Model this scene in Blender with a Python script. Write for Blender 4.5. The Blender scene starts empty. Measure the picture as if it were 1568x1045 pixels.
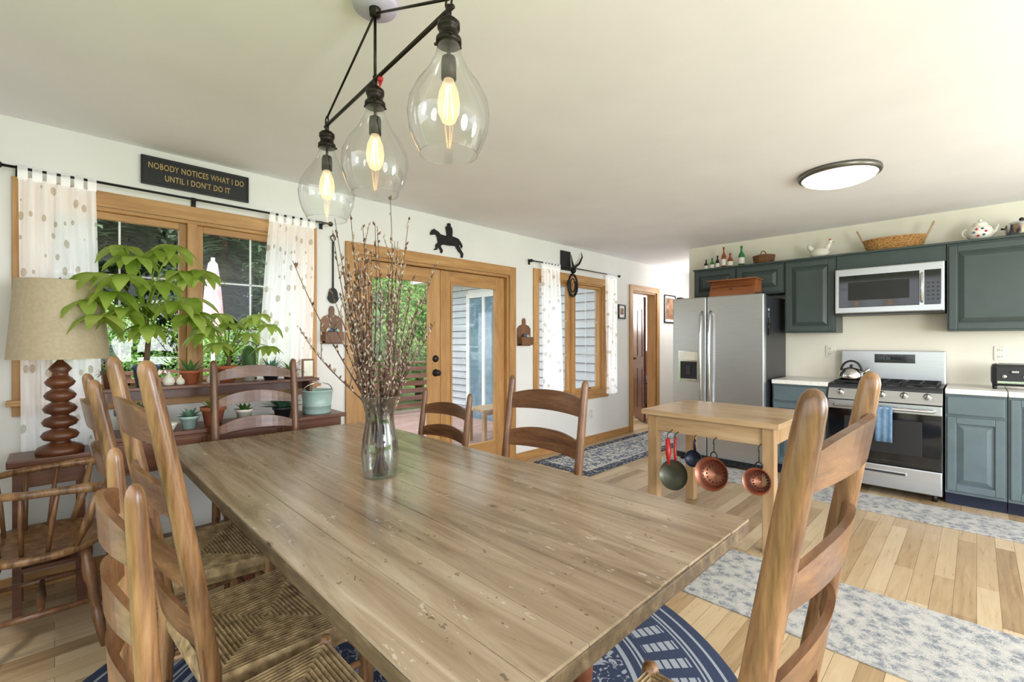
import bpy, bmesh, random
from math import *
from mathutils import Vector, Matrix, Euler
random.seed(7)
R=random.uniform
sc=bpy.context.scene
V1=3.476; U1=5.609; CH=2.44

# ------------------------------------------------------------------ materials
def lin(c):
    return tuple(((v/255)/12.92 if v/255<=0.04045 else ((v/255+0.055)/1.055)**2.4) for v in c)
class NT:
    def __init__(s,name):
        s.m=bpy.data.materials.new(name); s.m.use_nodes=True; s.t=s.m.node_tree; s.n=s.t.nodes
        s.b=s.n['Principled BSDF']; s.out=s.n['Material Output']
        s.tc=s.n.new('ShaderNodeTexCoord')
    def L(s,a,b): s.t.links.new(a,b)
    def math(s,op,a,b=None,c=None):
        n=s.n.new('ShaderNodeMath'); n.operation=op
        for i,v in enumerate((a,b,c)):
            if v is None: continue
            if isinstance(v,(int,float)): n.inputs[i].default_value=v
            else: s.L(v,n.inputs[i])
        return n.outputs[0]
    def mapping(s,scale=(1,1,1),rot=(0,0,0),loc=(0,0,0),src='Object'):
        n=s.n.new('ShaderNodeMapping'); n.inputs['Scale'].default_value=scale
        n.inputs['Rotation'].default_value=rot; n.inputs['Location'].default_value=loc
        s.L(s.tc.outputs[src],n.inputs['Vector']); return n.outputs[0]
    def noise(s,vec,scale,detail=4,rough=.5,dist=0):
        n=s.n.new('ShaderNodeTexNoise'); n.inputs['Scale'].default_value=scale
        n.inputs['Detail'].default_value=detail; n.inputs['Roughness'].default_value=rough
        n.inputs['Distortion'].default_value=dist
        s.L(vec,n.inputs['Vector']); return n.outputs['Fac']
    def vor(s,vec,scale,rand=1.0,feature='F1',out='Distance'):
        n=s.n.new('ShaderNodeTexVoronoi'); n.feature=feature; n.inputs['Scale'].default_value=scale
        n.inputs['Randomness'].default_value=rand
        s.L(vec,n.inputs['Vector']); return n.outputs[out]
    def ramp(s,fac,stops,const=False):
        n=s.n.new('ShaderNodeValToRGB'); e=n.color_ramp.elements
        if const: n.color_ramp.interpolation='CONSTANT'
        while len(e)>1: e.remove(e[-1])
        e[0].position=stops[0][0]; e[0].color=(*lin(stops[0][1]),1)
        for p,c in stops[1:]:
            k=e.new(p); k.color=(*lin(c),1)
        s.L(fac,n.inputs[0]); return n.outputs[0]
    def mix(s,f,a,b,mode='MIX'):
        n=s.n.new('ShaderNodeMix'); n.data_type='RGBA'; n.blend_type=mode
        for i,v in ((0,f),(6,a),(7,b)):
            if isinstance(v,(int,float)): n.inputs[i].default_value=v
            elif isinstance(v,tuple): n.inputs[i].default_value=(*lin(v),1)
            else: s.L(v,n.inputs[i])
        return n.outputs[2]
    def bump(s,h,st=.3,dist=.01):
        n=s.n.new('ShaderNodeBump'); n.inputs['Strength'].default_value=st; n.inputs['Distance'].default_value=dist
        s.L(h,n.inputs['Height']); s.L(n.outputs[0],s.b.inputs['Normal'])
    def base(s,c):
        if isinstance(c,tuple): s.b.inputs['Base Color'].default_value=(*lin(c),1)
        else: s.L(c,s.b.inputs['Base Color'])
    def set(s,rough=.5,metal=0,spec=None,**k):
        s.b.inputs['Roughness'].default_value=rough; s.b.inputs['Metallic'].default_value=metal
        if spec is not None: s.b.inputs['Specular IOR Level'].default_value=spec
        return s.m
def simple(name,c,rough=.5,metal=0,var=.08,scale=8,bump=0,spec=None):
    t=NT(name); v=t.mapping()
    n=t.noise(v,scale)
    lo=tuple(max(0,x*(1-var)) for x in c); hi=tuple(min(255,x*(1+var)) for x in c)
    t.base(t.ramp(n,[(.3,lo),(.7,hi)]))
    if bump: t.bump(t.noise(v,scale*6),bump,.004)
    return t.set(rough,metal,spec)
def wood(name,stops,stretch=(1,1,.12),scale=14,rough=.45,bump=.12,rings=True):
    t=NT(name); v=t.mapping(scale=stretch)
    n=t.noise(v,scale,6,.6,.6); 
    n2=t.noise(v,scale*4,3,.6)
    f=t.math('ADD',t.math('MULTIPLY',n,.7),t.math('MULTIPLY',n2,.3))
    t.base(t.ramp(f,stops)); t.bump(n2,bump,.003)
    return t.set(rough)
def glassy(name,tint=(255,255,255),gl=.12,rough=0.0,mult=.9):
    t=NT(name); t.n.remove(t.b)
    tr=t.n.new('ShaderNodeBsdfTransparent'); tr.inputs[0].default_value=(*lin(tint),1)
    g=t.n.new('ShaderNodeBsdfGlossy'); g.inputs['Roughness'].default_value=rough
    fr=t.n.new('ShaderNodeLayerWeight'); fr.inputs['Blend'].default_value=gl
    f=t.math('MULTIPLY',fr.outputs['Facing'],mult)
    f=t.math('ADD',f,.02)
    mx=t.n.new('ShaderNodeMixShader'); t.L(f,mx.inputs[0]); t.L(tr.outputs[0],mx.inputs[1]); t.L(g.outputs[0],mx.inputs[2])
    t.L(mx.outputs[0],t.out.inputs[0]); return t.m

M={}
M['wall']=simple('wall_paint',(232,231,228),.85,var=.012,scale=3,bump=.05)
M['wallk']=simple('kitchen_wall_paint',(232,226,209),.8,var=.012,scale=3,bump=.05)
M['ceil']=simple('ceiling_paint',(239,238,242),.9,var=.01,scale=3,bump=.04)
M['oak']=wood('oak_trim',[(.3,(150,106,58)),(.5,(180,134,80)),(.7,(200,156,102))])
M['oakx']=wood('oak_trim_horizontal',[(.3,(150,106,58)),(.5,(180,134,80)),(.7,(200,156,102))],(.12,1,1))
M['chair']=wood('chair_wood',[(.30,(54,35,22)),(.42,(102,70,45)),(.54,(138,102,68)),(.72,(166,132,94))],(1,1,.09),26,.28)
M['chaird']=wood('chair_wood_dark',[(.3,(66,42,28)),(.5,(108,74,48)),(.72,(144,104,72))],(1,1,.12),20,.28)
M['slat']=wood('chair_slat_wood',[(.3,(62,38,22)),(.5,(106,70,44)),(.7,(140,100,66))],(.1,1,1),18,.24)
M['slatd']=wood('chair_slat_dark',[(.3,(66,40,26)),(.5,(106,70,44)),(.7,(138,96,64))],(.1,1,1),18,.24)
M['dark']=wood('dark_cherry_wood',[(.3,(62,34,20)),(.5,(96,54,32)),(.72,(124,76,46))],(.12,1,1),12,.35)
M['isl']=wood('island_wood',[(.3,(154,124,88)),(.5,(180,150,113)),(.7,(196,170,135))],(1,.12,1),12,.3)
M['islv']=wood('island_leg_wood',[(.3,(150,117,80)),(.5,(172,140,102)),(.7,(188,160,122))],(1,1,.12),12,.4)
M['brd']=wood('cutting_board_wood',[(.3,(84,52,30)),(.5,(114,74,42)),(.7,(136,94,58))])
M['bread']=wood('breadbox_wood',[(.3,(112,62,34)),(.5,(148,88,50)),(.7,(170,108,66))],(1,.12,1))
M['black']=simple('black_iron',(22,21,22),.5,.3)
M['blackp']=simple('black_paint',(18,18,20),.45)
M['bronze']=simple('dark_bronze',(46,40,36),.38,.8)
M['white']=simple('white_paint',(238,238,234),.4,var=.02)
M['plastic']=simple('white_plastic',(228,224,210),.4,var=.02)
M['copper']=simple('copper',(160,108,88),.34,.9)
M['gold']=simple('gold_letters',(176,150,96),.5,.2)
M['terra']=simple('terracotta',(176,98,66),.8,var=.12,bump=.2)
M['soil']=simple('soil',(52,38,28),.95)
M['teal']=simple('teal_cabinet',(58,70,68),.4,var=.04)
M['teal_lit']=simple('teal_base_cabinet_lit',(86,101,106),.38,var=.04)  # upper cabinet paint, made lighter and bluer for the light falling on it
M['counter']=simple('counter_top',(226,224,218),.3,var=.03,scale=40)
def steel():
    t=NT('brushed_stainless'); v=t.mapping(scale=(1,1,45)); n=t.noise(v,5,2)
    t.base(t.ramp(n,[(.3,(186,188,190)),(.7,(196,198,200))])); 
    t.L(t.math('ADD',t.math('MULTIPLY',n,.05),.27),t.b.inputs['Roughness']); t.b.inputs['Metallic'].default_value=.9
    return t.m
M['steel']=steel()
M['chrome']=simple('polished_steel',(205,205,205),.14,1,var=.02)
M['nickel']=simple('brushed_nickel_rim',(120,118,114),.35,.9,var=.03)
M['dgrey']=simple('dark_grey_enamel',(40,42,46),.4,var=.05)
M['bglass']=simple('black_glass',(10,10,12),.06,0,var=.05,spec=.6)
M['cast']=simple('cast_iron',(26,26,27),.6,.2)
M['led']=simple('display_digits',(96,110,118),.5)
def emis(name,c,st):
    t=NT(name); t.base(c); t.b.inputs['Emission Color'].default_value=(*lin(c),1); t.b.inputs['Emission Strength'].default_value=st
    return t.m

def floorwood():
    t=NT('maple_floor_planks'); v=t.mapping()
    b=t.n.new('ShaderNodeTexBrick'); t.L(v,b.inputs['Vector'])
    b.offset=.37; b.offset_frequency=2; b.inputs['Scale'].default_value=1
    b.inputs['Brick Width'].default_value=1.15; b.inputs['Row Height'].default_value=.083
    b.inputs['Mortar Size'].default_value=.0009; b.inputs['Mortar Smooth'].default_value=.2; b.inputs['Bias'].default_value=0
    b.inputs['Color1'].default_value=(0,0,0,1); b.inputs['Color2'].default_value=(1,1,1,1); b.inputs['Mortar'].default_value=(.5,.5,.5,1)
    g=t.noise(t.mapping(scale=(.7,9,1)),5,6,.6,.8)
    sep=t.n.new('ShaderNodeSeparateColor'); t.L(b.outputs['Color'],sep.inputs[0])
    f=t.math('ADD',t.math('MULTIPLY',sep.outputs[0],.55),t.math('MULTIPLY',g,.5))
    c=t.ramp(f,[(.14,(130,104,74)),(.34,(163,137,103)),(.56,(184,160,126)),(.82,(202,182,150))])
    c=t.mix(b.outputs['Fac'],c,(106,84,62)); t.base(c)
    t.bump(t.math('MULTIPLY',b.outputs['Fac'],-1),.2,.002)
    t.L(t.math('ADD',t.math('MULTIPLY',g,.15),.22),t.b.inputs['Roughness'])
    return t.m
M['floor']=floorwood()

def tablewood():
    t=NT('worn_pine_planks')
    n=t.noise(t.mapping(scale=(1,.08,1)),16,8,.66,1.1)
    big=t.noise(t.mapping(scale=(1,.6,1)),2.2,3)
    att=t.n.new('ShaderNodeAttribute'); att.attribute_name='plank'
    f=t.math('ADD',t.math('MULTIPLY',n,.62),t.math('MULTIPLY',big,.26)); f=t.math('ADD',f,t.math('MULTIPLY',att.outputs['Fac'],.12))
    c=t.ramp(f,[(.32,(102,83,64)),(.44,(138,118,95)),(.55,(160,141,118)),(.68,(183,167,145))])
    k=t.vor(t.mapping(scale=(3.0,1.5,1)),1.9,1.0)
    ring=t.math('MULTIPLY',t.math('LESS_THAN',k,.08),.35)
    c=t.mix(ring,c,(92,66,46))
    c=t.mix(t.math('MULTIPLY',t.math('LESS_THAN',k,.045),.7),c,(52,36,26))
    w=t.noise(t.mapping(scale=(1,.3,1)),60,3,.7); reg=t.noise(t.mapping(),3.3,2)
    wf=t.math('MULTIPLY',t.math('GREATER_THAN',w,.65),t.math('GREATER_THAN',reg,.5))
    c=t.mix(t.math('MULTIPLY',wf,.4),c,(210,202,186))
    d=t.noise(t.mapping(scale=(1,.5,1)),52,2,.7)
    c=t.mix(t.math('MULTIPLY',t.math('GREATER_THAN',d,.69),.55),c,(64,48,36))
    t.base(c); t.bump(n,.12,.004)
    t.L(t.math('ADD',t.math('MULTIPLY',n,.24),.10),t.b.inputs['Roughness'])
    return t.m
M['table']=tablewood()
M['tedge']=wood('table_edge',[(.3,(54,42,30)),(.5,(92,75,54)),(.7,(128,110,84))],(1,.2,1),20,.5,.4)

def rush():
    t=NT('rush_seat'); n=t.noise(t.mapping(),30,4)
    t.base(t.ramp(n,[(.25,(92,72,48)),(.5,(140,116,80)),(.75,(180,156,114))])); t.bump(t.noise(t.mapping(),160,2),.4,.003); return t.set(.75)
M['rush']=rush()
def wicker():
    t=NT('wicker'); v=t.mapping(scale=(1,1,1.6))
    w=t.noise(v,70,2); t.base(t.ramp(w,[(.3,(110,72,34)),(.5,(176,128,70)),(.7,(206,164,104))])); t.bump(w,.8,.006); return t.set(.7)
M['wicker']=wicker()

def rug_grey():
    t=NT('grey_pattern_rug'); v=t.mapping()
    a=t.noise(v,34,5,.75,2.4); b=t.vor(v,20,1,'F1')
    f=t.math('ADD',t.math('MULTIPLY',a,.8),t.math('MULTIPLY',b,.3))
    t.base(t.ramp(f,[(.40,(108,113,119)),(.49,(138,141,144)),(.57,(172,170,165)),(.74,(184,181,175))]))
    t.bump(t.noise(v,220,2),.5,.003); return t.set(.95)
M['rugg']=rug_grey()
def rug_hall():
    t=NT('blue_border_rug'); v=t.mapping()
    s=t.n.new('ShaderNodeSeparateXYZ'); t.L(v,s.inputs[0])
    ax=t.math('SUBTRACT',1.3,t.math('ABSOLUTE',s.outputs[0])); ay=t.math('SUBTRACT',.36,t.math('ABSOLUTE',s.outputs[1]))
    e=t.math('MINIMUM',ax,ay)
    a=t.noise(v,22,3,.6,1.2)
    inner=t.ramp(a,[(.44,(92,106,128)),(.5,(200,198,190))],True)
    border=t.ramp(a,[(.5,(52,60,78)),(.56,(166,168,170))],True)
    c=t.mix(t.math('LESS_THAN',e,.11),inner,border)
    c=t.mix(t.math('LESS_THAN',t.math('ABSOLUTE',t.math('SUBTRACT',e,.115)),.008),c,(210,206,196))
    t.base(c); return t.set(.95)
M['rugh']=rug_hall()
def rug_round():
    t=NT('navy_round_rug'); v=t.mapping()
    s=t.n.new('ShaderNodeSeparateXYZ'); t.L(v,s.inputs[0])
    x,y=s.outputs[0],s.outputs[1]
    r=t.math('SQRT',t.math('ADD',t.math('MULTIPLY',x,x),t.math('MULTIPLY',y,y)))
    a=t.math('ARCTAN2',y,x)
    def band(c,w): return t.math('LESS_THAN',t.math('ABSOLUTE',t.math('SUBTRACT',r,c)),w)
    dash=t.math('GREATER_THAN',t.math('SINE',t.math('MULTIPLY',a,62)),.0)
    stripe=t.math('GREATER_THAN',t.math('SINE',t.math('MULTIPLY',r,190)),-.75)
    d1=t.math('MULTIPLY',t.math('MULTIPLY',dash,stripe),band(1.02,.075))
    fl=t.noise(v,20,3,.6,2.0)
    inn=t.math('MULTIPLY',t.math('GREATER_THAN',fl,.54),t.math('LESS_THAN',r,.83))
    m=t.math('MAXIMUM',d1,inn)
    for c,w in((1.135,.006),(1.115,.004),(.915,.006),(.895,.004),(.85,.01),(1.19,.006)): m=t.math('MAXIMUM',m,band(c,w))
    c=t.mix(t.math('MULTIPLY',m,.85),(36,48,74),(152,158,164))
    t.base(c); t.bump(t.noise(v,220,2),.5,.003); return t.set(.95)
M['rugr']=rug_round()

def curtain_mat():
    t=NT('leaf_print_curtain')
    d=t.vor(t.mapping(src='UV',scale=(15,11,1)),1.0,.5)
    leaf=t.math('LESS_THAN',d,.26)
    c=t.mix(t.math('MULTIPLY',leaf,.62),(214,216,219),(146,136,110))
    t.n.remove(t.b)
    df=t.n.new('ShaderNodeBsdfDiffuse'); tl=t.n.new('ShaderNodeBsdfTranslucent'); tr=t.n.new('ShaderNodeBsdfTransparent')
    t.L(c,df.inputs[0]); t.L(c,tl.inputs[0])
    m1=t.n.new('ShaderNodeAddShader'); t.L(df.outputs[0],m1.inputs[0]); t.L(tl.outputs[0],m1.inputs[1])
    m2=t.n.new('ShaderNodeMixShader'); m2.inputs[0].default_value=.28; t.L(m1.outputs[0],m2.inputs[1]); t.L(tr.outputs[0],m2.inputs[2])
    t.L(m2.outputs[0],t.out.inputs[0]); return t.m
M['curt']=curtain_mat()
def transl(name,c1,c2,scale=6,f=.35):
    t=NT(name); n=t.noise(t.mapping(),scale,2); c=t.ramp(n,[(.35,c1),(.65,c2)])
    t.base(c); t.b.inputs['Roughness'].default_value=.45
    tl=t.n.new('ShaderNodeBsdfTranslucent'); t.L(c,tl.inputs[0])
    m=t.n.new('ShaderNodeMixShader'); m.inputs[0].default_value=f; t.L(t.b.outputs[0],m.inputs[1]); t.L(tl.outputs[0],m.inputs[2]); t.L(m.outputs[0],t.out.inputs[0]); return t.m
M['leaf']=transl('bright_leaf',(136,168,56),(192,214,108),f=.5)
M['leafd']=transl('dark_leaf',(64,102,48),(104,142,72))
M['agave']=transl('agave_leaf',(84,124,104),(130,164,140),f=.1)
M['tree1']=transl('tree_leaves',(98,146,56),(164,200,106),1.2)
M['conif']=transl('conifer_needles',(52,76,60),(112,134,100),1.5,.2)
M['lshade']=transl('linen_lampshade',(214,197,166),(222,207,178),60,.35)
M['bark']=simple('bark',(92,74,56),.9,var=.2,bump=.4)
M['twig']=simple('willow_twig',(92,66,54),.7,var=.25,scale=20)
M['catkin']=simple('willow_catkin',(172,158,140),.9,var=.2,scale=30)
M['glass']=glassy('window_glass',(250,252,252),.06)
M['cglass']=glassy('clear_glass',(251,252,252),.25,.02,.65)
M['vglass']=glassy('vase_glass',(240,243,243),.4,.02)
M['bulb']=emis('filament_glow',(255,196,120),16)
t=NT('bulb_glass'); t.n.remove(t.b); tr=t.n.new('ShaderNodeBsdfTransparent'); tr.inputs[0].default_value=(1,.9,.74,1)
em=t.n.new('ShaderNodeEmission'); em.inputs[0].default_value=(1,.76,.45,1); em.inputs[1].default_value=1.0
mx=t.n.new('ShaderNodeMixShader'); mx.inputs[0].default_value=.45; t.L(tr.outputs[0],mx.inputs[1]); t.L(em.outputs[0],mx.inputs[2]); t.L(mx.outputs[0],t.out.inputs[0]); M['bulbg']=t.m
M['diff']=emis('lamp_diffuser',(250,246,240),.5)
M['siding']=simple('white_siding',(198,203,208),.6,var=.03,scale=4)
M['grass']=simple('grass',(96,126,58),.95,var=.3,scale=3)
M['deck']=wood('deck_boards',[(.3,(126,98,92)),(.5,(152,124,116)),(.7,(170,142,134))],(.12,1,1),10,.7)
M['rail']=wood('deck_rail',[(.3,(84,54,44)),(.5,(108,72,58)),(.7,(128,90,74))],(.12,1,1),10,.7)
M['roof']=simple('roof_shingle',(92,88,84),.9,var=.2,scale=20)
M['drape']=simple('pale_blue_drape',(132,160,176),.8,var=.08)
M['red']=simple('red_enamel',(176,30,32),.35)
M['towel']=simple('blue_towel',(104,134,162),.9,var=.08,scale=30,bump=.4)
M['lav']=simple('lavender_canopy',(196,190,214),.4,var=.03)
M['bluepot']=simple('blue_glaze',(60,84,116),.25,var=.15)
M['mint']=simple('mint_enamel',(166,192,186),.3,var=.05)
M['cream']=simple('cream_ceramic',(228,223,208),.25,var=.04)
M['grnglass']=simple('green_bottle_glass',(38,120,50),.1,var=.1,spec=.8)
M['amber']=simple('amber_bottle_glass',(140,64,28),.12,var=.1,spec=.8)
M['pan']=simple('seasoned_pan',(86,88,76),.35,.7)
M['navy']=simple('navy_enamel',(28,36,56),.3,.3)
M['pink']=simple('pink_fabric',(226,184,188),.85,var=.1)
M['art']=simple('art_print',(120,90,70),.6,var=.4,scale=14)

# ------------------------------------------------------------------ mesh builder
class Bd:
    def __init__(s): s.bm=bmesh.new(); s.mats=[]; s.lay=None
    def mi(s,m):
        m=M[m] if isinstance(m,str) else m
        if m not in s.mats: s.mats.append(m)
        return s.mats.index(m)
    def add(s,verts,faces,mat,smooth=False,mtx=None):
        i=s.mi(mat); vs=[s.bm.verts.new((mtx@Vector(v)) if mtx else v) for v in verts]
        out=[]
        for f in faces:
            if len(set(f))<3: continue
            try: fc=s.bm.faces.new([vs[k] for k in f])
            except ValueError: continue
            fc.material_index=i; fc.smooth=smooth; out.append(fc)
        return out
    def box(s,c,d,mat,rot=None,bevel=0,mtx=None):
        t=bmesh.new(); bmesh.ops.create_cube(t,size=1)
        for v in t.verts: v.co=Vector((v.co.x*d[0],v.co.y*d[1],v.co.z*d[2]))
        if bevel: bmesh.ops.bevel(t,geom=t.edges[:],offset=min(bevel,min(d)*.45),segments=2,affect='EDGES',profile=.6)
        m=Matrix.Translation(c)
        if rot: m=m@Euler(rot).to_matrix().to_4x4()
        if mtx: m=mtx@m
        t.verts.ensure_lookup_table(); t.verts.index_update()
        s.add([v.co.copy() for v in t.verts],[[v.index for v in f.verts] for f in t.faces],mat,False,m); t.free()
    def bx(s,x0,x1,y0,y1,z0,z1,mat,bevel=0,mtx=None):
        s.box(((x0+x1)/2,(y0+y1)/2,(z0+z1)/2),(abs(x1-x0),abs(y1-y0),abs(z1-z0)),mat,None,bevel,mtx)
    def lathe(s,prof,c,mat,seg=24,mtx=None,sx=1,sy=1):
        v=[];f=[]
        for (r,z) in prof:
            for k in range(seg):
                a=2*pi*k/seg; v.append((c[0]+r*cos(a)*sx,c[1]+r*sin(a)*sy,c[2]+z))
        for i in range(len(prof)-1):
            for k in range(seg):
                k2=(k+1)%seg; f.append((i*seg+k,i*seg+k2,(i+1)*seg+k2,(i+1)*seg+k))
        s.add(v,f,mat,True,mtx)
    def disc(s,c,r,mat,seg=24,mtx=None,sx=1,sy=1):
        s.add([(c[0]+r*cos(2*pi*k/seg)*sx,c[1]+r*sin(2*pi*k/seg)*sy,c[2]) for k in range(seg)],[tuple(range(seg))],mat,False,mtx)
    def tube(s,pts,rad,mat,seg=8,cap=True,mtx=None,closed=False):
        pts=[Vector(p) for p in pts]; n=len(pts)
        if isinstance(rad,(int,float)): rad=[rad]*n
        v=[];f=[]; prev=None
        for i,p in enumerate(pts):
            if closed: d=pts[(i+1)%n]-pts[i-1]
            else: d=pts[min(i+1,n-1)]-pts[max(i-1,0)]
            if d.length<1e-7: d=Vector((0,0,1))
            d.normalize()
            if prev is None:
                a=Vector((0,0,1)) if abs(d.z)<.9 else Vector((1,0,0))
                u=d.cross(a).normalized()
            else:
                u=(prev-d*prev.dot(d)); u=u.normalized() if u.length>1e-6 else d.orthogonal().normalized()
            prev=u; w=d.cross(u)
            for k in range(seg):
                a=2*pi*k/seg; v.append(p+(u*cos(a)+w*sin(a))*rad[i])
        m=n if closed else n-1
        for i in range(m):
            j=(i+1)%n
            for k in range(seg):
                k2=(k+1)%seg; f.append((i*seg+k,i*seg+k2,j*seg+k2,j*seg+k))
        if cap and not closed:
            f.append(tuple(range(seg))[::-1]); f.append(tuple((n-1)*seg+k for k in range(seg)))
        s.add(v,f,mat,True,mtx)
    def cyl(s,p0,p1,r,mat,seg=16,r1=None):
        s.tube([p0,p1],[r,r if r1 is None else r1],mat,seg)
    def prism(s,out,th,mat,mtx):
        n=len(out); v=[(x,y,-th/2) for x,y in out]+[(x,y,th/2) for x,y in out]
        f=[tuple(range(n))[::-1],tuple(range(n,2*n))]+[(k,(k+1)%n,n+(k+1)%n,n+k) for k in range(n)]
        s.add(v,f,mat,False,mtx)
    def ball(s,c,r,mat,sc3=(1,1,1),seg=14,rings=9,mtx=None):
        prof=[(max(1e-4,r*sin(pi*i/rings)),-r*cos(pi*i/rings)) for i in range(rings+1)]
        m=Matrix.Translation(c)@Matrix.Diagonal((*sc3,1))
        if mtx: m=mtx@m
        s.lathe(prof,(0,0,0),mat,seg,m)
    def obj(s,name,loc=(0,0,0),rz=0,fix=True):
        if fix: bmesh.ops.recalc_face_normals(s.bm,faces=s.bm.faces[:])
        me=bpy.data.meshes.new(name); s.bm.to_mesh(me); s.bm.free()
        for m in s.mats: me.materials.append(m)
        o=bpy.data.objects.new(name,me); sc.collection.objects.link(o); o.location=loc; o.rotation_euler=(0,0,rz)
        return o
def wallmtx(x,z,y=V1,sx=1):
    return Matrix(((sx,0,0,x),(0,0,-1,y),(0,1,0,z),(0,0,0,1)))

# ------------------------------------------------------------------ shell
def wall_open(name,x0,x1,z0,z1,y0,y1,ops,mat):
    b=Bd(); xs=sorted(set([x0,x1]+[o[0] for o in ops]+[o[1] for o in ops]))
    for a,c in zip(xs[:-1],xs[1:]):
        op=[o for o in ops if o[0]<=a+1e-6 and o[1]>=c-1e-6]
        if not op: b.bx(a,c,y0,y1,z0,z1,mat)
        else:
            o=op[0]
            if o[2]>z0+1e-4: b.bx(a,c,y0,y1,z0,o[2],mat)
            if o[3]<z1-1e-4: b.bx(a,c,y0,y1,o[3],z1,mat)
    return b.obj(name)
WO=(-.07,1.30,.99,2.05); DO=(1.70,3.40,0,1.985); W2=(3.86,5.16,.64,2.02); D2=(5.87,6.57,0,2.02)
wall_open('wall_back',-.72,8.72,0,CH,V1,V1+.14,[WO,DO,W2,D2],'wall')
b=Bd(); b.bx(U1,U1+.12,-3,2.52,0,CH,'wallk'); b.bx(U1-.001,U1+.121,2.5,2.521,0,CH,'wall'); b.obj('wall_right')
b=Bd(); b.bx(U1+.12,8.6,2.40,2.52,0,CH,'wall'); b.obj('wall_hall_side')
b=Bd(); b.bx(8.6,8.72,2.40,V1,0,CH,'wall'); b.obj('wall_hall_end')
b=Bd(); b.bx(-.72,-.6,2.0,V1,0,CH,'wall'); b.obj('wall_left')
b=Bd(); b.bx(-.72,8.72,-3,V1+.14,-.1,0,'floor'); b.obj('floor')
b=Bd(); b.bx(-.72,8.72,-3,V1+.14,CH,CH+.1,'ceil'); b.obj('ceiling')
b=Bd()
for a,c in((-.6,1.60),(3.49,5.78),(6.66,8.6)): b.bx(a,c,V1-.014,V1,0,.085,'oakx',.003)
b.obj('baseboard_back')
b=Bd(); b.bx(U1-.014,U1,2.40,2.52,0,.085,'oakx'); b.obj('baseboard_right')

def frame_rect(b,x0,x1,z0,z1,w,y0,y1,mat='oak',matx='oakx',bottom=True):
    b.bx(x0,x0+w,y0,y1,z0,z1,mat,.003); b.bx(x1-w,x1,y0,y1,z0,z1,mat,.003)
    b.bx(x0+w,x1-w,y0,y1,z1-w,z1,matx,.003)
    if bottom: b.bx(x0+w,x1-w,y0,y1,z0,z0+w,matx,.003)
def window(name,o,tr=.085,cols=2,rows=3,grille=True):
    b=Bd(); x0,x1,z0,z1=o
    frame_rect(b,x0-tr,x1+tr,z0-tr,z1+tr,tr,V1-.02,V1-.001)
    b.bx(x0-tr-.02,x1+tr+.02,V1-.05,V1-.001,z0-.03,z0,'oakx',.004)
    frame_rect(b,x0,x1,z0,z1,.02,V1-.001,V1+.13)
    mid=(x0+x1)/2; b.bx(mid-.025,mid+.025,V1-.012,V1+.12,z0+.02,z1-.02,'oak',.003)
    for a,c in((x0+.02,mid-.025),(mid+.025,x1-.02)):
        frame_rect(b,a,c,z0+.02,z1-.02,.038,V1+.03,V1+.07)
        b.bx(a+.038,c-.038,V1+.05,V1+.054,z0+.058,z1-.058,'glass')
        if grille:
            for i in range(1,cols):
                x=a+.038+(c-a-.076)*i/cols; b.bx(x-.005,x+.005,V1+.055,V1+.062,z0+.058,z1-.058,'white')
            for i in range(1,rows):
                z=z0+.058+(z1-z0-.116)*i/rows; b.bx(a+.038,c-.038,V1+.055,V1+.062,z-.005,z+.005,'white')
        b.box(((a+c)/2,V1+.02,z0+.05),(.09,.02,.012),'bronze',None,.003)
    return b.obj(name)
window('window_1',WO); window('window_2',W2,cols=2,rows=3)

b=Bd(); x0,x1,z0,z1=DO; frame_rect(b,x0-.09,x1+.09,0,z1+.09,.09,V1-.022,V1-.001,bottom=False)
frame_rect(b,x0,x1,0,z1,.025,V1-.001,V1+.13,bottom=False); b.bx(x0+.025,x1-.025,V1-.001,V1+.13,0,.02,'oakx'); b.obj('trim_1')
def french(name,a,c,knob):
    b=Bd(); y0,y1=V1+.04,V1+.085; st=.115
    b.bx(a,a+st,y0,y1,.022,1.955,'oak',.003); b.bx(c-st,c,y0,y1,.022,1.955,'oak',.003)
    b.bx(a+st,c-st,y0,y1,1.955-.11,1.955,'oakx',.003); b.bx(a+st,c-st,y0,y1,.022,.25,'oakx',.003)
    frame_rect(b,a+st,c-st,.25,1.845,.018,y0-.008,y0+.03)
    b.bx(a+st+.01,c-st-.01,y0+.02,y0+.025,.26,1.835,'glass')
    if knob:
        for z,r in((1.13,.026),(1.0,.028)):
            m=wallmtx(c-.055,z,y0)
            b.lathe([(1e-4,.0),(r+.006,0),(r+.006,.008),(.012,.012),(.012,.03 if z<1.1 else .014),(r,.04 if z<1.1 else .018),(r*.9,.058 if z<1.1 else .022),(1e-4,.064 if z<1.1 else .024)],(0,0,0),'blackp',18,m)
    return b.obj(name)
french('door_1',1.728,2.548,True); french('door_2',2.552,3.372,False)
b=Bd(); x0,x1,z0,z1=D2; frame_rect(b,x0-.08,x1+.08,0,z1+.08,.08,V1-.022,V1-.001,bottom=False)
frame_rect(b,x0,x1,0,z1,.02,V1-.001,V1+.139,bottom=False); b.obj('trim_2')
b=Bd(); m=Matrix.Translation((6.56,3.66,0))@Matrix.Rotation(radians(44),4,'Z')
b.box((.34,0,1.0),(.68,.035,1.96),'dark',None,.004,mtx=m)
for z0_,z1_ in((.2,.85),(1.05,1.8)):
    for xa in(.08,.37):
        b.box((xa+.12,-.02,(z0_+z1_)/2),(.22,.012,z1_-z0_),'dark',None,.006,mtx=m)
        b.box((xa+.12,.02,(z0_+z1_)/2),(.22,.012,z1_-z0_),'dark',None,.006,mtx=m)
b.ball((.62,.045,1.0),.028,'bronze',mtx=m); b.obj('door_3')
b=Bd(); b.bx(5.52,8.7,V1+.14,6.6,-.1,0,'floor'); b.obj('floor_bedroom')
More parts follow.
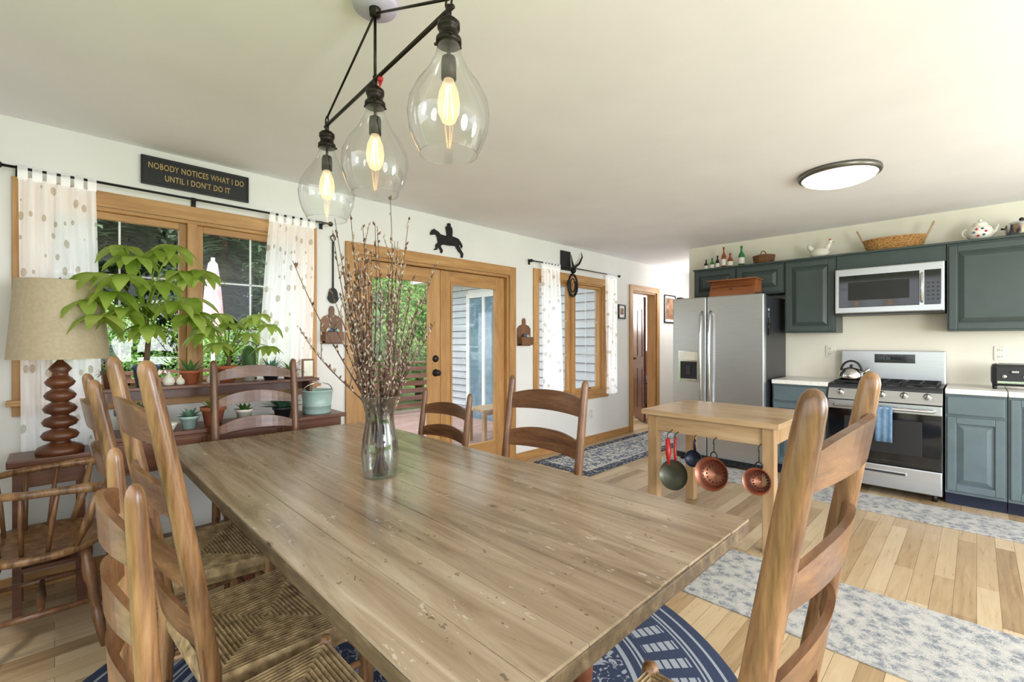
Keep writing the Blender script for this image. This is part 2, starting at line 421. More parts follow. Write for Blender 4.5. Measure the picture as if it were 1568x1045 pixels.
b=Bd(); b.bx(5.52,8.7,6.6,6.7,0,CH,'wall'); b.bx(8.6,8.7,V1+.14,6.6,0,CH,'wall'); b.obj('wall_bedroom')
b=Bd(); b.bx(5.4,8.7,V1+.14,6.7,CH,CH+.1,'ceil'); b.obj('ceiling_bedroom')
b=Bd(); b.bx(7.7,8.50,4.3,6.0,.12,.5,'navy',.05); b.bx(7.7,8.50,4.3,6.0,.5,.62,'bluepot',.05); b.bx(8.5,8.58,4.25,6.05,0,1.1,'dark',.02); b.bx(7.75,7.8,4.35,4.4,0,.12,'dark');b.bx(7.75,7.8,5.9,5.95,0,.12,'dark'); b.obj('bed')

# ------------------------------------------------------------------ exterior
def wing():
    b=Bd(); X=5.40; y0,y1=V1+.14,7.3; h=.125
    n=int(2.9/h)
    dy0,dy1=5.74,6.52
    for i in range(n):
        z=-.399+i*h
        segs=[(y0,y1)] if z>2.12 else [(y0,dy0-.08),(dy1+.08,y1)]
        for a,c in segs:
            b.add([(X,a,z),(X-.024,a,z),(X-.003,a,z+h),(X,c,z),(X-.024,c,z),(X-.003,c,z+h)],[(1,4,5,2),(0,3,4,1),(0,1,2),(3,5,4)],'siding')
            b.bx(X-.0245,X-.018,a,c,z,z+.006,'dgrey')
    b.bx(X,X+.12,y0,y1,-.399,2.5,'wall')
    b.bx(X,8.8,y1-.02,y1+.1,-.399,2.5,'siding')
    b.bx(X-.05,X+.03,y1-.06,y1+.11,-.399,2.4,'white',.004)
    for a,c,z_,z2 in((dy0-.08,dy0,-.1,2.16),(dy1,dy1+.08,-.1,2.16)): b.bx(X-.04,X,a,c,z_,z2,'white',.004)
    b.bx(X-.04,X,dy0,dy1,2.07,2.16,'white',.004); b.bx(X-.04,X,(dy0+dy1)/2-.03,(dy0+dy1)/2+.03,-.1,2.07,'white')
    b.bx(X-.005,X-.001,dy0,dy1,-.1,2.07,'drape')
    b.bx(X-.02,X-.016,dy0,dy1,-.1,2.07,'glass')
    b.bx(X-.5,X+.1,y0,y1+.4,2.40,2.43,'white'); b.bx(X-.52,X-.44,y0,y1+.4,2.38,2.5,'white',.01)
    b.add([(X-.5,y0,2.5),(X-.5,y1+.4,2.5),(X+3,y1+.4,4.2),(X+3,y0,4.2)],[(0,1,2,3)],'roof')
    b.obj('house_wing',fix=False)
wing()
b=Bd(); 
for i in range(32):
    y=V1+.16+i*.145
    if y>8.0: break
    b.bx(-2.5,5.34,y,y+.138,-.13,-.10,'deck',.003)
b.bx(-2.5,5.34,V1+.15,8,-.399,-.131,'rail'); b.obj('deck')
b=Bd(); yr=7.6
for i in range(6): b.bx(-2.5+i*1.55,-2.41+i*1.55,yr,yr+.09,-.1,.86,'rail',.004)
b.bx(-2.6,5.34,yr-.03,yr+.12,.86,.90,'rail',.004)
for i in range(6): b.bx(-2.5,5.34,yr-.012,yr,.02+i*.14,.11+i*.14,'rail',.003)
b.obj('deck_railing')
b=Bd(); b.bx(-40,40,-30,45,-.5,-.4,'grass'); b.obj('lawn')
b=Bd(); 
for i in range(4): b.bx(4.05,4.75,4.62+i*.1,4.71+i*.1,.34,.37,'islv',.004)
for x in(4.1,4.65):
    for y in(4.66,4.96): b.bx(x,x+.05,y,y+.05,-.1,.34,'islv')
b.bx(4.12,4.68,4.68,4.70,.28,.34,'islv');b.obj('patio_bench')
UX,UY=1.17,5.6
b=Bd(); b.cyl((UX,UY,-.1),(UX,UY,2.16),.018,'white',10)
prof=[(.012,2.13)]+[(.025+.062*((2.13-z)/.75)**.6,z) for z in[2.10-.075*i for i in range(11)]]
v=[];seg=24
for r,z in prof:
    for k in range(seg):
        a=2*pi*k/seg; rr=r*(1+.25*cos(6*a)); v.append((UX+rr*cos(a),UY+rr*sin(a),z))
f=[(i*seg+k,i*seg+(k+1)%seg,(i+1)*seg+(k+1)%seg,(i+1)*seg+k) for i in range(len(prof)-1) for k in range(seg)]
b.add(v,f,'pink',True); b.lathe([(.0001,-.1),(.22,-.1),(.22,-.05),(.04,-.02),(.03,.1)],(UX,UY,0),'dgrey'); b.obj('patio_umbrella')

def conifer_mesh():
    b=Bd(); b.tube([(0,0,0),(0,0,8)],[.16,.02],'bark',8); i=b.mi('conif')
    vs=[];fs=[]
    for k in range(150):
        z=.5+7.4*(k/150); L=(1-(z/8.1))*2.1+.1
        for j in range(7):
            a=R(0,2*pi); dr=Vector((cos(a),sin(a),0)); sd=Vector((-sin(a),cos(a),0))
            Lk=L*R(.7,1.1)
            nst=6
            for q in range(nst):
                t=(q+R(0,.8))/nst; c=dr*Lk*t+Vector((0,0,z-.35*Lk*t*t))
                for sg in(-1,1):
                    w=.22*(1.1-t)+.08
                    d=(dr*.6+sd*sg).normalized()*w+Vector((0,0,R(-.12,.02)))
                    e=dr*.06
                    n=len(vs); vs+=[c-e,c+e,c+d]; fs.append((n,n+1,n+2))
    b.add(vs,fs,'conif'); 
    me=b.obj('pine_tree',(0,0,-50),fix=False); return me
def tree_mesh():
    b=Bd(); b.tube([(0,0,0),(.1,0,1.5),(0,.1,3)],[.14,.1,.05],'bark',8)
    vs=[];fs=[]
    blobs=[(R(-1.3,1.3),R(-1.3,1.3),R(1.2,4.6),R(.6,1.1)) for _ in range(22)]
    for bx,by,bz,br in blobs:
        b.tube([(0,0,1.2),(bx*.5,by*.5,(bz+1.2)/2+.2),(bx,by,bz)],[.05,.03,.01],'bark',5)
        for _ in range(420):
            p=Vector((R(-1,1),R(-1,1),R(-1,1))); 
            p=p.normalized()*br*(R(.5,1)**.5); c=Vector((bx,by,bz))+p
            u=Vector((R(-1,1),R(-1,1),R(-1,1))).normalized()*.07; w=u.orthogonal().normalized()*.04
            n=len(vs); vs+=[c-u,c-w,c+u,c+w]; fs.append((n,n+1,n+2,n+3))
    b.add(vs,fs,'tree1'); return b.obj('maple_tree',(0,0,-50),fix=False)
cm=conifer_mesh(); tm=tree_mesh()
first=set()
def inst(o,x,y,s):
    if o.name not in first: n=o; first.add(o.name)
    else: n=bpy.data.objects.new(o.name.split('.')[0],o.data); sc.collection.objects.link(n)
    n.location=(x,y,-.4); n.scale=(s,s,s*R(.95,1.15)); n.rotation_euler=(0,0,R(0,6))
for x,y,s in [(-.6,11,1),(1.0,12.5,1.15),(2.6,11.5,.95),(4.3,13,1.2),(.2,15,1.4),(2.0,16,1.5),(3.6,17,1.5),(5.6,16.5,1.5),(7.2,15,1.3),(-2.2,14,1.3),(6,20,1.9),(9.5,18,1.7),(1.5,20,2.0),(4,21,2.0)]: inst(cm,x,y,s)
for x,y,s in [(5.6,10.2,.8),(7.4,11.2,1.0),(6.4,13.5,1.2),(4.6,9.9,.55),(3.2,9.6,.4),(1.8,9.4,.38),(.5,9.3,.4)]: inst(tm,x,y,s)

# ------------------------------------------------------------------ curtains
def curtain(name,xt0,xt1,xb0,xb1,ztop,zbot,y=V1-.085,pl=7,amp=.022,ph=0,mtx=None):
    me=bpy.data.meshes.new(name); nu,nv=90,26; v=[];f=[];uv=[]
    for j in range(nv+1):
        t=j/nv; z=ztop-.05+(zbot-ztop+.05)*t
        for i in range(nu+1):
            u=i/nu; x=(xt0+(xt1-xt0)*u)*(1-t)+(xb0+(xb1-xb0)*u)*t
            a=amp*(1+.6*t)*sin(2*pi*pl*u+ph+.8*sin(3*t+u*4))+.008*sin(2*pi*pl*2.3*u+5*t)
            v.append((x,y+a,z+.004*sin(9*u))); uv.append((u*(abs(xb1-xb0)*1.6),t*(ztop-zbot)))
    for j in range(nv):
        for i in range(nu):
            a=j*(nu+1)+i; f.append((a,a+1,a+nu+2,a+nu+1))
    nt=6
    for k in range(nt):
        u=(k+.3)/(nt-.4); xc=xt0+(xt1-xt0)*u; w=.018
        b0=len(v)
        ring=[(-.012,-.055),(-.014,0),(-.008,.013),(.008,.013),(.014,0),(.012,-.055)]
        for yy,zz in ring:
            for s in(-1,1): v.append((xc+s*w,y+yy,ztop+zz)); uv.append((.01,.01))
        for q in range(5): f.append((b0+2*q,b0+2*q+1,b0+2*q+3,b0+2*q+2))
    if mtx: v=[tuple(mtx@Vector(p)) for p in v]
    me.from_pydata(v,[],f); ul=me.uv_layers.new()
    for l in me.loops: ul.data[l.index].uv=uv[l.vertex_index]
    me.materials.append(M['curt'])
    for p in me.polygons: p.use_smooth=True
    o=bpy.data.objects.new(name,me); sc.collection.objects.link(o); return o
def rod(name,x0,x1,z,y=V1-.085,br=None):
    b=Bd(); b.cyl((x0,y,z),(x1,y,z),.007,'black',10)
    for x in(x0,x1): b.ball((x,y,z),.018,'black')
    for x in (br or (x0+.05,x1-.05)):
        b.cyl((x,y,z),(x,V1-.002,z),.006,'black',8); b.box((x,V1-.004,z),(.025,.008,.06),'black')
    b.obj(name)
rod('curtain_rod',-.20,1.46,2.165,br=(-.13,.62,1.42)); rod('curtain_rod',3.66,5.40,2.165)
curtain('curtain',-.13,.16,-.12,.19,2.165,.72,pl=5,amp=.014)
curtain('curtain',1.04,1.34,.96,1.33,2.165,.98,pl=5,ph=1,amp=.014)
curtain('curtain',3.84,4.14,3.86,4.22,2.165,.60,pl=5,ph=2,amp=.016)
curtain('curtain',5.10,5.32,5.14,5.34,2.165,.60,pl=4,ph=.5,amp=.016)

# ------------------------------------------------------------------ wall decor
def text_mesh(b,txt,size,mat,mtx,ext=.002):
    cu=bpy.data.curves.new('t','FONT'); cu.body=txt; cu.size=size; cu.align_x='CENTER'; cu.align_y='CENTER'; cu.extrude=ext
    cu.space_character=1.08; cu.offset=.0004
    o=bpy.data.objects.new('t',cu); sc.collection.objects.link(o)
    dg=bpy.context.evaluated_depsgraph_get(); me=o.evaluated_get(dg).to_mesh()
    b.add([v.co.copy() for v in me.vertices],[tuple(p.vertices) for p in me.polygons],mat,False,mtx)
    bpy.data.objects.remove(o); 
b=Bd(); b.bx(.36,.93,V1-.022,V1-.001,2.225,2.395,'blackp',.004)
frame_rect(b,.365,.925,2.23,2.39,.008,V1-.026,V1-.02,'blackp','blackp')
text_mesh(b,"NOBODY NOTICES WHAT I DO",.050,'gold',wallmtx(.645,2.338,V1-.024,.66))
text_mesh(b,"UNTIL I DON'T DO IT",.050,'gold',wallmtx(.645,2.275,V1-.024,.66))
b.obj('wall_sign')
H=[(0,.28),(.02,.33),(.05,.36),(.06,.345),(.10,.33),(.13,.295),(.20,.285),(.215,.30),(.21,.36),(.20,.42),(.225,.45),(.22,.475),(.245,.49),(.265,.475),(.262,.45),(.285,.42),(.29,.36),(.285,.30),(.33,.29),(.37,.28),(.40,.24),(.43,.18),(.415,.14),(.40,.19),(.385,.22),(.38,.17),(.41,.11),(.44,.06),(.43,.0),(.41,.0),(.41,.05),(.37,.09),(.33,.16),(.24,.15),(.16,.15),(.13,.12),(.16,.06),(.15,.02),(.13,.02),(.135,.055),(.09,.11),(.09,.06),(.05,.045),(.05,.06),(.07,.075),(.07,.13),(.10,.17),(.09,.24),(.07,.28),(.03,.265),(.005,.26)]
b=Bd(); b.prism([(x*.86,y*.62) for x,y in H],.012,'black',wallmtx(2.40,2.09,V1-.012)); b.obj('horse_rider_silhouette')
b=Bd(); x=1.51
b.tube([(x,V1-.014,2.06),(x,V1-.014,1.66)],.006,'black',8); b.tube([(x+.018*cos(a),V1-.014,2.08+.02*sin(a)) for a in[i*pi/6 for i in range(12)]],.004,'black',6,closed=True)
b.prism([(0.045*cos(a)*(1 if sin(a)<0 else .8),.06*sin(a)) for a in[i*pi/10 for i in range(20)]],.012,'black',wallmtx(x,1.64,V1-.014))
b.obj('iron_skimmer')
def pocket(name,x,z,w,h):
    b=Bd(); out=[(-w/2,0),(w/2,0),(w/2,h*.62),(w*.36,h*.72),(w*.12,h*.78),(w*.12,h*.92),(w*.06,h),(-w*.06,h),(-w*.12,h*.92),(-w*.12,h*.78),(-w*.36,h*.72),(-w/2,h*.62)]
    b.prism(out,.016,'brd',wallmtx(x,z,V1-.009))
    b.bx(x-w/2+.01,x+w/2-.01,V1-.07,V1-.06,z+.01,z+h*.32,'brd',.003)
    for s in(-1,1): b.bx(x+s*(w/2-.015)-.005,x+s*(w/2-.015)+.005,V1-.065,V1-.015,z+.01,z+h*.32,'brd')
    b.bx(x-w/2+.01,x+w/2-.01,V1-.065,V1-.015,z+.01,z+.02,'brd')
    b.ball((x-.02,V1-.04,z+h*.36),.022,'bluepot'); b.ball((x+.03,V1-.04,z+h*.34),.02,'mint')
    b.obj(name)
pocket('cutting_board_wall_pocket',1.50,1.27,.165,.29); pocket('cutting_board_wall_pocket',3.62,1.24,.2,.30)
b=Bd(); b.bx(4.25,4.43,V1-.02,V1-.001,2.14,2.37,'blackp',.003)
b.tube([(4.48,V1-.03,2.18),(4.56,V1-.05,2.24),(4.62,V1-.05,2.33),(4.60,V1-.05,2.38)],[.016,.013,.009,.003],'bronze',8)
b.tube([(4.48,V1-.03,2.18),(4.42,V1-.05,2.24),(4.40,V1-.05,2.33)],[.016,.012,.003],'bronze',8)
b.ball((4.48,V1-.02,2.15),.035,'bronze'); 
b.tube([(4.47+.085*cos(a),V1-.02,1.97+.13*sin(a)) for a in[i*pi/12 for i in range(24)]],.016,'black',8,closed=True)
b.tube([(4.47+.05*cos(a),V1-.02,1.97+.08*sin(a)) for a in[i*pi/12 for i in range(24)]],.008,'black',8,closed=True)
b.obj('antler_horseshoe_plaque')
def picture(name,x0,x1,z0,z1):
    b=Bd(); frame_rect(b,x0,x1,z0,z1,.02,V1-.02,V1-.001,'blackp','blackp'); b.bx(x0+.02,x1-.02,V1-.008,V1-.001,z0+.02,z1-.02,'white')
    b.bx(x0+.05,x1-.05,V1-.010,V1-.007,z0+.06,z1-.05,'art'); b.obj(name)
picture('picture_frame',5.50,5.68,1.60,1.80); picture('picture_frame',6.82,7.2,1.58,2.03)
def outlet(name,mtx):
    b=Bd(); b.box((0,0,.004),(.075,.12,.008),'plastic',None,.003,mtx=mtx)
    for z in(-.028,.028):
        b.box((0,z,.009),(.034,.03,.004),'plastic',None,.002,mtx=mtx)
        for x in(-.007,.007): b.box((x,z,.0112),(.003,.011,.001),'black',mtx=mtx)
    b.obj(name)
def kmtx(y,z,x=U1):
    return Matrix(((0,0,-1,x),(-1,0,0,y),(0,1,0,z),(0,0,0,1)))
outlet('wall_outlet',wallmtx(4.87,.36)); outlet('wall_outlet',kmtx(1.05,1.19)); outlet('wall_outlet',kmtx(-.14,1.19))

# ------------------------------------------------------------------ kitchen
def raised(b,y0,y1,z0,z1,x,mat,fr=.055):
    b.bx(x,x+.006,y0,y1,z0,z1,mat)
    f=.019
    b.bx(x-f,x,y0,y0+fr,z0,z1,mat,.004); b.bx(x-f,x,y1-fr,y1,z0,z1,mat,.004)
    b.bx(x-f,x,y0+fr,y1-fr,z1-fr,z1,mat,.004); b.bx(x-f,x,y0+fr,y1-fr,z0,z0+fr,mat,.004)
    g=fr+.008; k=.035
    a=[(x-.002,y0+g,z0+g),(x-.002,y1-g,z0+g),(x-.002,y1-g,z1-g),(x-.002,y0+g,z1-g),(x-.016,y0+g+k,z0+g+k),(x-.016,y1-g-k,z0+g+k),(x-.016,y1-g-k,z1-g-k),(x-.016,y0+g+k,z1-g-k)]
    if y1-y0>2*(g+k)+.01 and z1-z0>2*(g+k)+.01:
        b.add(a,[(4,5,6,7),(0,1,5,4),(1,2,6,5),(2,3,7,6),(3,0,4,7)],mat)
    else: b.bx(x-.012,x,y0+g,y1-g,z0+g,z1-g,mat,.004)
def upper(name,y0,y1,z0,z1,nd,mat='teal',plain=False):
    b=Bd(); xf=U1-.31; b.bx(xf,U1-.002,y0,y1,z0,z1,mat); b.bx(xf-.03,U1-.002,y0-.004,y1+.004,z1-.0,z1+.018,mat,.004)
    w=(y1-y0)/nd
    if not plain:
        for i in range(nd): raised(b,y0+i*w+.012,y0+(i+1)*w-.012,z0+.015,z1-.02,xf-.001,mat,.05)
    return b.obj(name)
upper('upper_cabinet',1.385,2.32,1.79,2.10,2); upper('upper_cabinet',.945,1.38,1.375,2.10,1)
upper('upper_cabinet',.18,.94,1.965,2.10,1,plain=True); upper('upper_cabinet',-.42,.175,1.375,2.10,1); upper('upper_cabinet',-1.1,-.43,1.375,2.10,1)
def basecab(name,y0,y1,nd,drawers=True):
    b=Bd(); xf=U1-.61; b.bx(xf,U1-.002,y0,y1,.1,.88,'teal_lit'); b.bx(xf+.06,U1-.002,y0,y1,0,.1,'navy')
    w=(y1-y0)/nd
    for i in range(nd):
        a,c=y0+i*w+.012,y0+(i+1)*w-.012
        if drawers:
            b.bx(xf-.02,xf,a,c,.72,.86,'teal_lit',.006); raised(b,a,c,.125,.70,xf-.001,'teal_lit',.05)
        else: raised(b,a,c,.125,.86,xf-.001,'teal_lit',.05)
    b.bx(U1-.645,U1-.002,y0-.0,y1+.0,.88,.92,'counter',.006)
    return b.obj(name)
basecab('base_cabinet',.95,1.41,1); basecab('base_cabinet',-.16,.175,1); basecab('base_cabinet',-1.3,-.165,3,False)
def fridge():
    b=Bd(); xb=U1-.05; xf=4.90; y0,y1=1.435,2.355
    b.bx(xf+.005,xb,y0+.003,y1-.003,.03,1.74,'dgrey',.008)
    ym=1.985
    for a,c in((y0,ym-.003),(ym+.003,y1)): b.bx(xf-.07,xf,a,c,.09,1.755,'steel',.014)
    b.bx(xf-.02,xf+.01,y0+.02,y1-.02,.02,.085,'dgrey',.004)
    for k in range(14): b.bx(xf-.024,xf-.018,y0+.06+k*.058,y0+.1+k*.058,.035,.07,'blackp')
    for y in(ym-.045,ym+.045):
        b.tube([(xf-.07,y,.62),(xf-.115,y,.66),(xf-.125,y,.9),(xf-.13,y,1.1),(xf-.125,y,1.35),(xf-.115,y,1.56),(xf-.07,y,1.60)],.014,'chrome',10)
    xd=xf-.071
    b.bx(xd-.006,xd,2.06,2.29,.86,1.19,'chrome',.004); b.bx(xd-.009,xd-.004,2.075,2.275,1.09,1.175,'plastic',.003)
    b.bx(xd-.009,xd-.004,2.085,2.265,.88,1.075,'blackp',.003); b.bx(xd-.02,xd-.008,2.15,2.2,.93,1.03,'dgrey',.004); b.bx(xd-.025,xd-.006,2.09,2.26,.88,.89,'steel')
    for yy in(y0+.04,y1-.08): b.bx(xf-.05,xf+.03,yy,yy+.05,1.755,1.77,'dgrey',.004)
    b.box((4.97,y0-.004,1.60),(.05,.012,.03),'chrome',None,.003); 
    for i,z in enumerate((1.55,1.50,1.44)): b.box((4.955+.02*(i%2),y0-.006,z),(.012,.006,.05),'chrome',(0,.2*i,0))
    b.bx(4.95,4.99,y0-.012,y0,1.35,1.47,'blackp',.004)
    for x in(xf+.03,xb-.05):
        for y in(y0+.06,y1-.06): b.cyl((x,y,0),(x,y,.04),.02,'blackp',8)
    b.obj('refrigerator')
fridge()
def rng():
    b=Bd(); y0,y1=.187,.94; xf=4.95; xb=U1-.03
    b.bx(xf+.02,xb,y0,y1,.06,.90,'dgrey',.004)
    b.bx(xf-.015,xf+.02,y0+.002,y1-.002,.065,.255,'steel',.008)
    b.bx(xf-.022,xf-.012,.40,.73,.185,.215,'steel',.006); b.bx(xf-.0235,xf-.0215,.41,.72,.19,.205,'dgrey')
    b.bx(xf-.02,xf+.02,y0+.002,y1-.002,.265,.775,'bglass',.006)
    b.bx(xf-.024,xf+.0,y0+.002,y1-.002,.70,.775,'steel',.005); b.bx(xf-.024,xf,y0+.002,y1-.002,.265,.30,'bglass',.004)
    b.bx(xf-.0225,xf-.018,y0+.12,y1-.12,.36,.64,'blackp',.004)
    b.tube([(xf-.02,y0+.05,.735),(xf-.065,y0+.055,.735),(xf-.07,y0+.08,.735),(xf-.07,y1-.08,.735),(xf-.065,y1-.055,.735),(xf-.02,y1-.05,.735)],.013,'chrome',10)
    b.add([(xf-.025,y0,.785),(xf-.025,y1,.785),(xf+.035,y1,.905),(xf+.035,y0,.905),(xf+.06,y0,.785),(xf+.06,y1,.785)],[(0,1,2,3),(0,3,4),(1,5,2),(0,4,5,1)],'steel')
    for i in range(5):
        y=y0+.09+i*(y1-y0-.18)/4
        m=Matrix.Translation((xf+.003,y,.843))@Euler((0,radians(-63.5),0)).to_matrix().to_4x4()
        b.lathe([(.026,0),(.026,.006),(.02,.01),(.018,.03),(.0001,.032)],(0,0,0),'chrome',18,m); b.box((0,0,.034),(.034,.006,.006),'dgrey',mtx=m)
    b.bx(xf+.03,xb,y0,y1,.895,.915,'blackp',.005)
    for g in range(3):
        a=y0+.03+g*.235; c=a+.222
        for t in(xf+.07,xf+.31,xf+.545): b.bx(t,t+.013,a,c,.925,.942,'cast',.003)
        for t in(a,(a+c)/2-.006,c-.013): b.bx(xf+.07,xf+.558,t,t+.013,.925,.942,'cast',.003)
        for xx in(xf+.07,xf+.545):
            for t in(a,c-.013): b.bx(xx,xx+.013,t,t+.013,.912,.93,'cast')
    for cx_,cy_ in((xf+.19,y0+.14),(xf+.43,y0+.14),(xf+.19,y1-.14),(xf+.43,y1-.14),(xf+.31,(y0+y1)/2)):
        b.lathe([(.055,.914),(.055,.922),(.035,.924),(.035,.932),(.0001,.934)],(cx_,cy_,0),'cast',18)
    b.bx(xb-.07,xb,y0,y1,.90,1.205,'steel',.01); b.bx(xb-.074,xb-.068,y0+.2,y1-.26,1.09,1.17,'bglass',.003)
    text_mesh(b,"12:30",.03,'led',kmtx(.6,1.13,xb-.0745),.0005)
    for i in range(4): b.box((xb-.075,y0+.235+i*.02,1.13),(.002,.01,.01),'dgrey')
    for x in(xf+.08,xb-.06):
        for y in(y0+.05,y1-.05): b.cyl((x,y,0),(x,y,.06),.018,'blackp',8)
    b.obj('gas_range')
rng()
v=[];f=[];n=10
prof=[(-.052,.70)]+[(-.0555,.735)]+[(-.07+.0165*cos(a),.735+.0165*sin(a)) for a in(pi*.25,pi*.5,pi*.75)]+[(-.087,.72),(-.09,.62),(-.093,.54),(-.092,.46)]
for i in range(n+1):
    y=.485+.115*i/n
    for k,(dx,z) in enumerate(prof):
        v.append((4.95+dx-(.006*sin(i*1.7) if k>4 else 0),y,z))
m_=len(prof); f=[(i*m_+k,(i+1)*m_+k,(i+1)*m_+k+1,i*m_+k+1) for i in range(n) for k in range(m_-1)]
b=Bd(); b.add(v,f,'towel',True); o=b.obj('dish_towel'); mo=o.modifiers.new('s','SOLIDIFY'); mo.thickness=.004
b=Bd(); y0,y1,z0,z1=.185,.935,1.535,1.958; xf=U1-.40
b.bx(xf+.01,U1-.002,y0,y1,z0,z1,'dgrey',.004); b.bx(xf-.012,xf+.01,y0,y1,z0+.012,z1,'steel',.008)
b.bx(xf-.016,xf-.008,y0+.155,y1-.03,z0+.065,z1-.065,'bglass',.004); b.bx(xf-.016,xf-.008,y0+.02,y0+.125,z0+.065,z1-.065,'bglass',.003)
b.bx(xf-.0165,xf-.0155,y0+.22,y1-.1,z0+.13,z1-.13,'blackp')
b.tube([(xf-.012,y0+.14,z0+.09),(xf-.045,y0+.14,z0+.10),(xf-.045,y0+.14,z1-.10),(xf-.012,y0+.14,z1-.09)],.010,'chrome',10)
for i in range(3):
    for j in range(5): b.box((xf-.0168,y0+.04+i*.03,z0+.11+j*.034),(.0012,.016,.014),'dgrey')
b.obj('microwave_oven')
CT=2.119
b=Bd(); b.bx(5.03,5.27,1.59,2.04,1.742,1.80,'bread',.004)
b.add([(5.03,1.59,1.80),(5.10,1.59,1.93),(5.27,1.59,1.93),(5.27,1.59,1.80),(5.03,2.04,1.80),(5.10,2.04,1.93),(5.27,2.04,1.93),(5.27,2.04,1.80)],[(0,1,2,3),(7,6,5,4),(0,4,5,1),(1,5,6,2),(2,6,7,3)],'bread')
b.bx(5.01,5.265,1.57,2.06,1.93,1.942,'bread',.004)
b.box((5.06,1.815,1.865),(.004,.40,.006),'dark',(0,.49,0))
b.ball((5.045,1.815,1.84),.012,'dark'); b.obj('bread_box')
def bottle(name,y,h,r,mat,x=U1-.22):
    b=Bd(); b.lathe([(.0001,0),(r,0),(r,h*.5),(r*.85,h*.6),(r*.36,h*.72),(r*.32,h*.95),(r*.42,h*.95),(r*.42,h),(.0001,h)],(x,y,CT),mat,18)
    b.lathe([(r+.001,h*.12),(r+.001,h*.42)],(x,y,CT),'cream',18); b.obj(name)
bottle('green_glass_bottle',1.83,.225,.033,'grnglass'); bottle('amber_glass_bottle',2.02,.24,.026,'amber'); bottle('dark_glass_bottle',2.09,.15,.022,'blackp'); bottle('green_glass_bottle',2.15,.13,.026,'grnglass'); bottle('amber_glass_bottle',1.95,.16,.03,'amber'); bottle('dark_glass_bottle',2.22,.12,.022,'blackp')
def basket(name,x,y,rx,ry,h,mat='wicker',handle=None):
    b=Bd(); rows=9
    for i in range(rows):
        t=i/(rows-1); k=.88+.12*t
        b.tube([(x+rx*k*cos(a),y+ry*k*sin(a),CT+.007+h*t) for a in[j*2*pi/32 for j in range(32)]],h/rows*.62,mat,6,closed=True)
    for j in range(26):
        a=j*2*pi/26; b.tube([(x+rx*.88*cos(a),y+ry*.88*sin(a),CT+.005),(x+rx*cos(a)*1.01,y+ry*sin(a)*1.01,CT+h)],.004,mat,5)
    b.disc((x,y,CT+.004),1,mat,28,None,rx*.88,ry*.88)
    if handle=='loop': 
        b.tube([(x+rx*1.05*cos(a),y,CT+h+.02+.04*sin(a)) for a in[j*pi/10 for j in range(11)]],.006,mat,6)
        b.lathe([(1.02,0),(.7,.02),(.0001,.03)],(x,y,CT+h),mat,28,None,rx,ry)
    if handle=='wood':
        for s in(-1,1): 
            m=Matrix.Translation((x,y+s*ry*1.02,CT+h))@Euler((radians(-22*s),0,0)).to_matrix().to_4x4()
            b.box((0,0,.045),(.03,.012,.13),'islv',None,.005,mtx=m); b.box((0,0,.11),(.05,.014,.03),'islv',None,.008,mtx=m)
    b.obj(name)
basket('lidded_basket',U1-.2,1.61,.085,.105,.08,'brd','loop'); basket('wicker_tray_basket',U1-.19,.53,.11,.22,.10,'wicker','wood')
b=Bd(); x,y=U1-.2,1.10
b.lathe([(.0001,0),(.05,0),(.075,.02),(.085,.045),(.08,.05)],(x,y,CT),'cream',24,None,.8,1)
b.lathe([(.085,.045),(.075,.075),(.05,.095),(.0001,.1)],(x,y,CT),'cream',24,None,.8,1)
b.tube([(x,y-.05,CT+.07),(x,y-.075,CT+.115),(x,y-.085,CT+.145)],[.03,.02,.017],'cream',10); b.ball((x,y-.088,CT+.15),.019,'cream'); b.tube([(x,y-.1,CT+.148),(x,y-.122,CT+.143)],[.006,.001],'gold',6)
b.box((x,y-.085,CT+.172),(.006,.02,.014),'red',None,.002); b.tube([(x,y+.05,CT+.07),(x,y+.09,CT+.12),(x,y+.1,CT+.15)],[.03,.02,.006],'cream',8); b.obj('hen_covered_dish')
b=Bd(); x,y=U1-.2,-.02
b.lathe([(.0001,0),(.05,0),(.075,.03),(.082,.07),(.065,.11),(.045,.12),(.048,.125),(.035,.15),(.0001,.155)],(x,y,CT),'cream',24); b.ball((x,y,CT+.165),.013,'cream')
b.tube([(x,y-.06,CT+.04),(x,y-.09,CT+.07),(x,y-.105,CT+.12)],[.016,.011,.008],'cream',10)
b.tube([(x,y+.075+.03*sin(a),CT+.07-.035*cos(a)) for a in[j*pi/8 for j in range(9)]],.006,'cream',8)
for a in range(6): b.ball((x-.078,y+.035*cos(a),CT+.06+.03*sin(a)),.009,'red' if a%2 else 'bluepot',(.4,1,1))
b.obj('ceramic_teapot')
b=Bd(); y=-.25
b.lathe([(.0001,0),(.085,0),(.09,.01),(.09,.09),(.094,.094),(.08,.11),(.0001,.122)],(x,y,CT),'chrome',28); b.ball((x,y,CT+.135),.015,'blackp')
for s in(-1,1): b.tube([(x,y+s*.088,CT+.07),(x-.02,y+s*.110,CT+.075),(x+.02,y+s*.110,CT+.075),(x,y+s*.088,CT+.07)],.005,'blackp',6)
b.obj('stainless_stock_pot')
b=Bd(); x,y=5.13,.80; z=.943
b.lathe([(.0001,0),(.085,0),(.095,.02),(.09,.06),(.06,.1),(.03,.115),(.0001,.118)],(x,y,z),'chrome',28); b.ball((x,y,z+.125),.014,'blackp')
b.tube([(x,y-.07,z+.05),(x,y-.11,z+.08),(x,y-.13,z+.105)],[.02,.014,.01],'chrome',10)
b.tube([(x,y+.075*cos(a),z+.08+.09*sin(a)) for a in[j*pi/10 for j in range(11)]],.009,'blackp',8); b.obj('tea_kettle')
b=Bd(); b.bx(5.18,5.40,-.33,-.08,.945,1.115,'blackp',.03); b.bx(5.174,5.186,-.30,-.11,.965,.985,'chrome',.004)
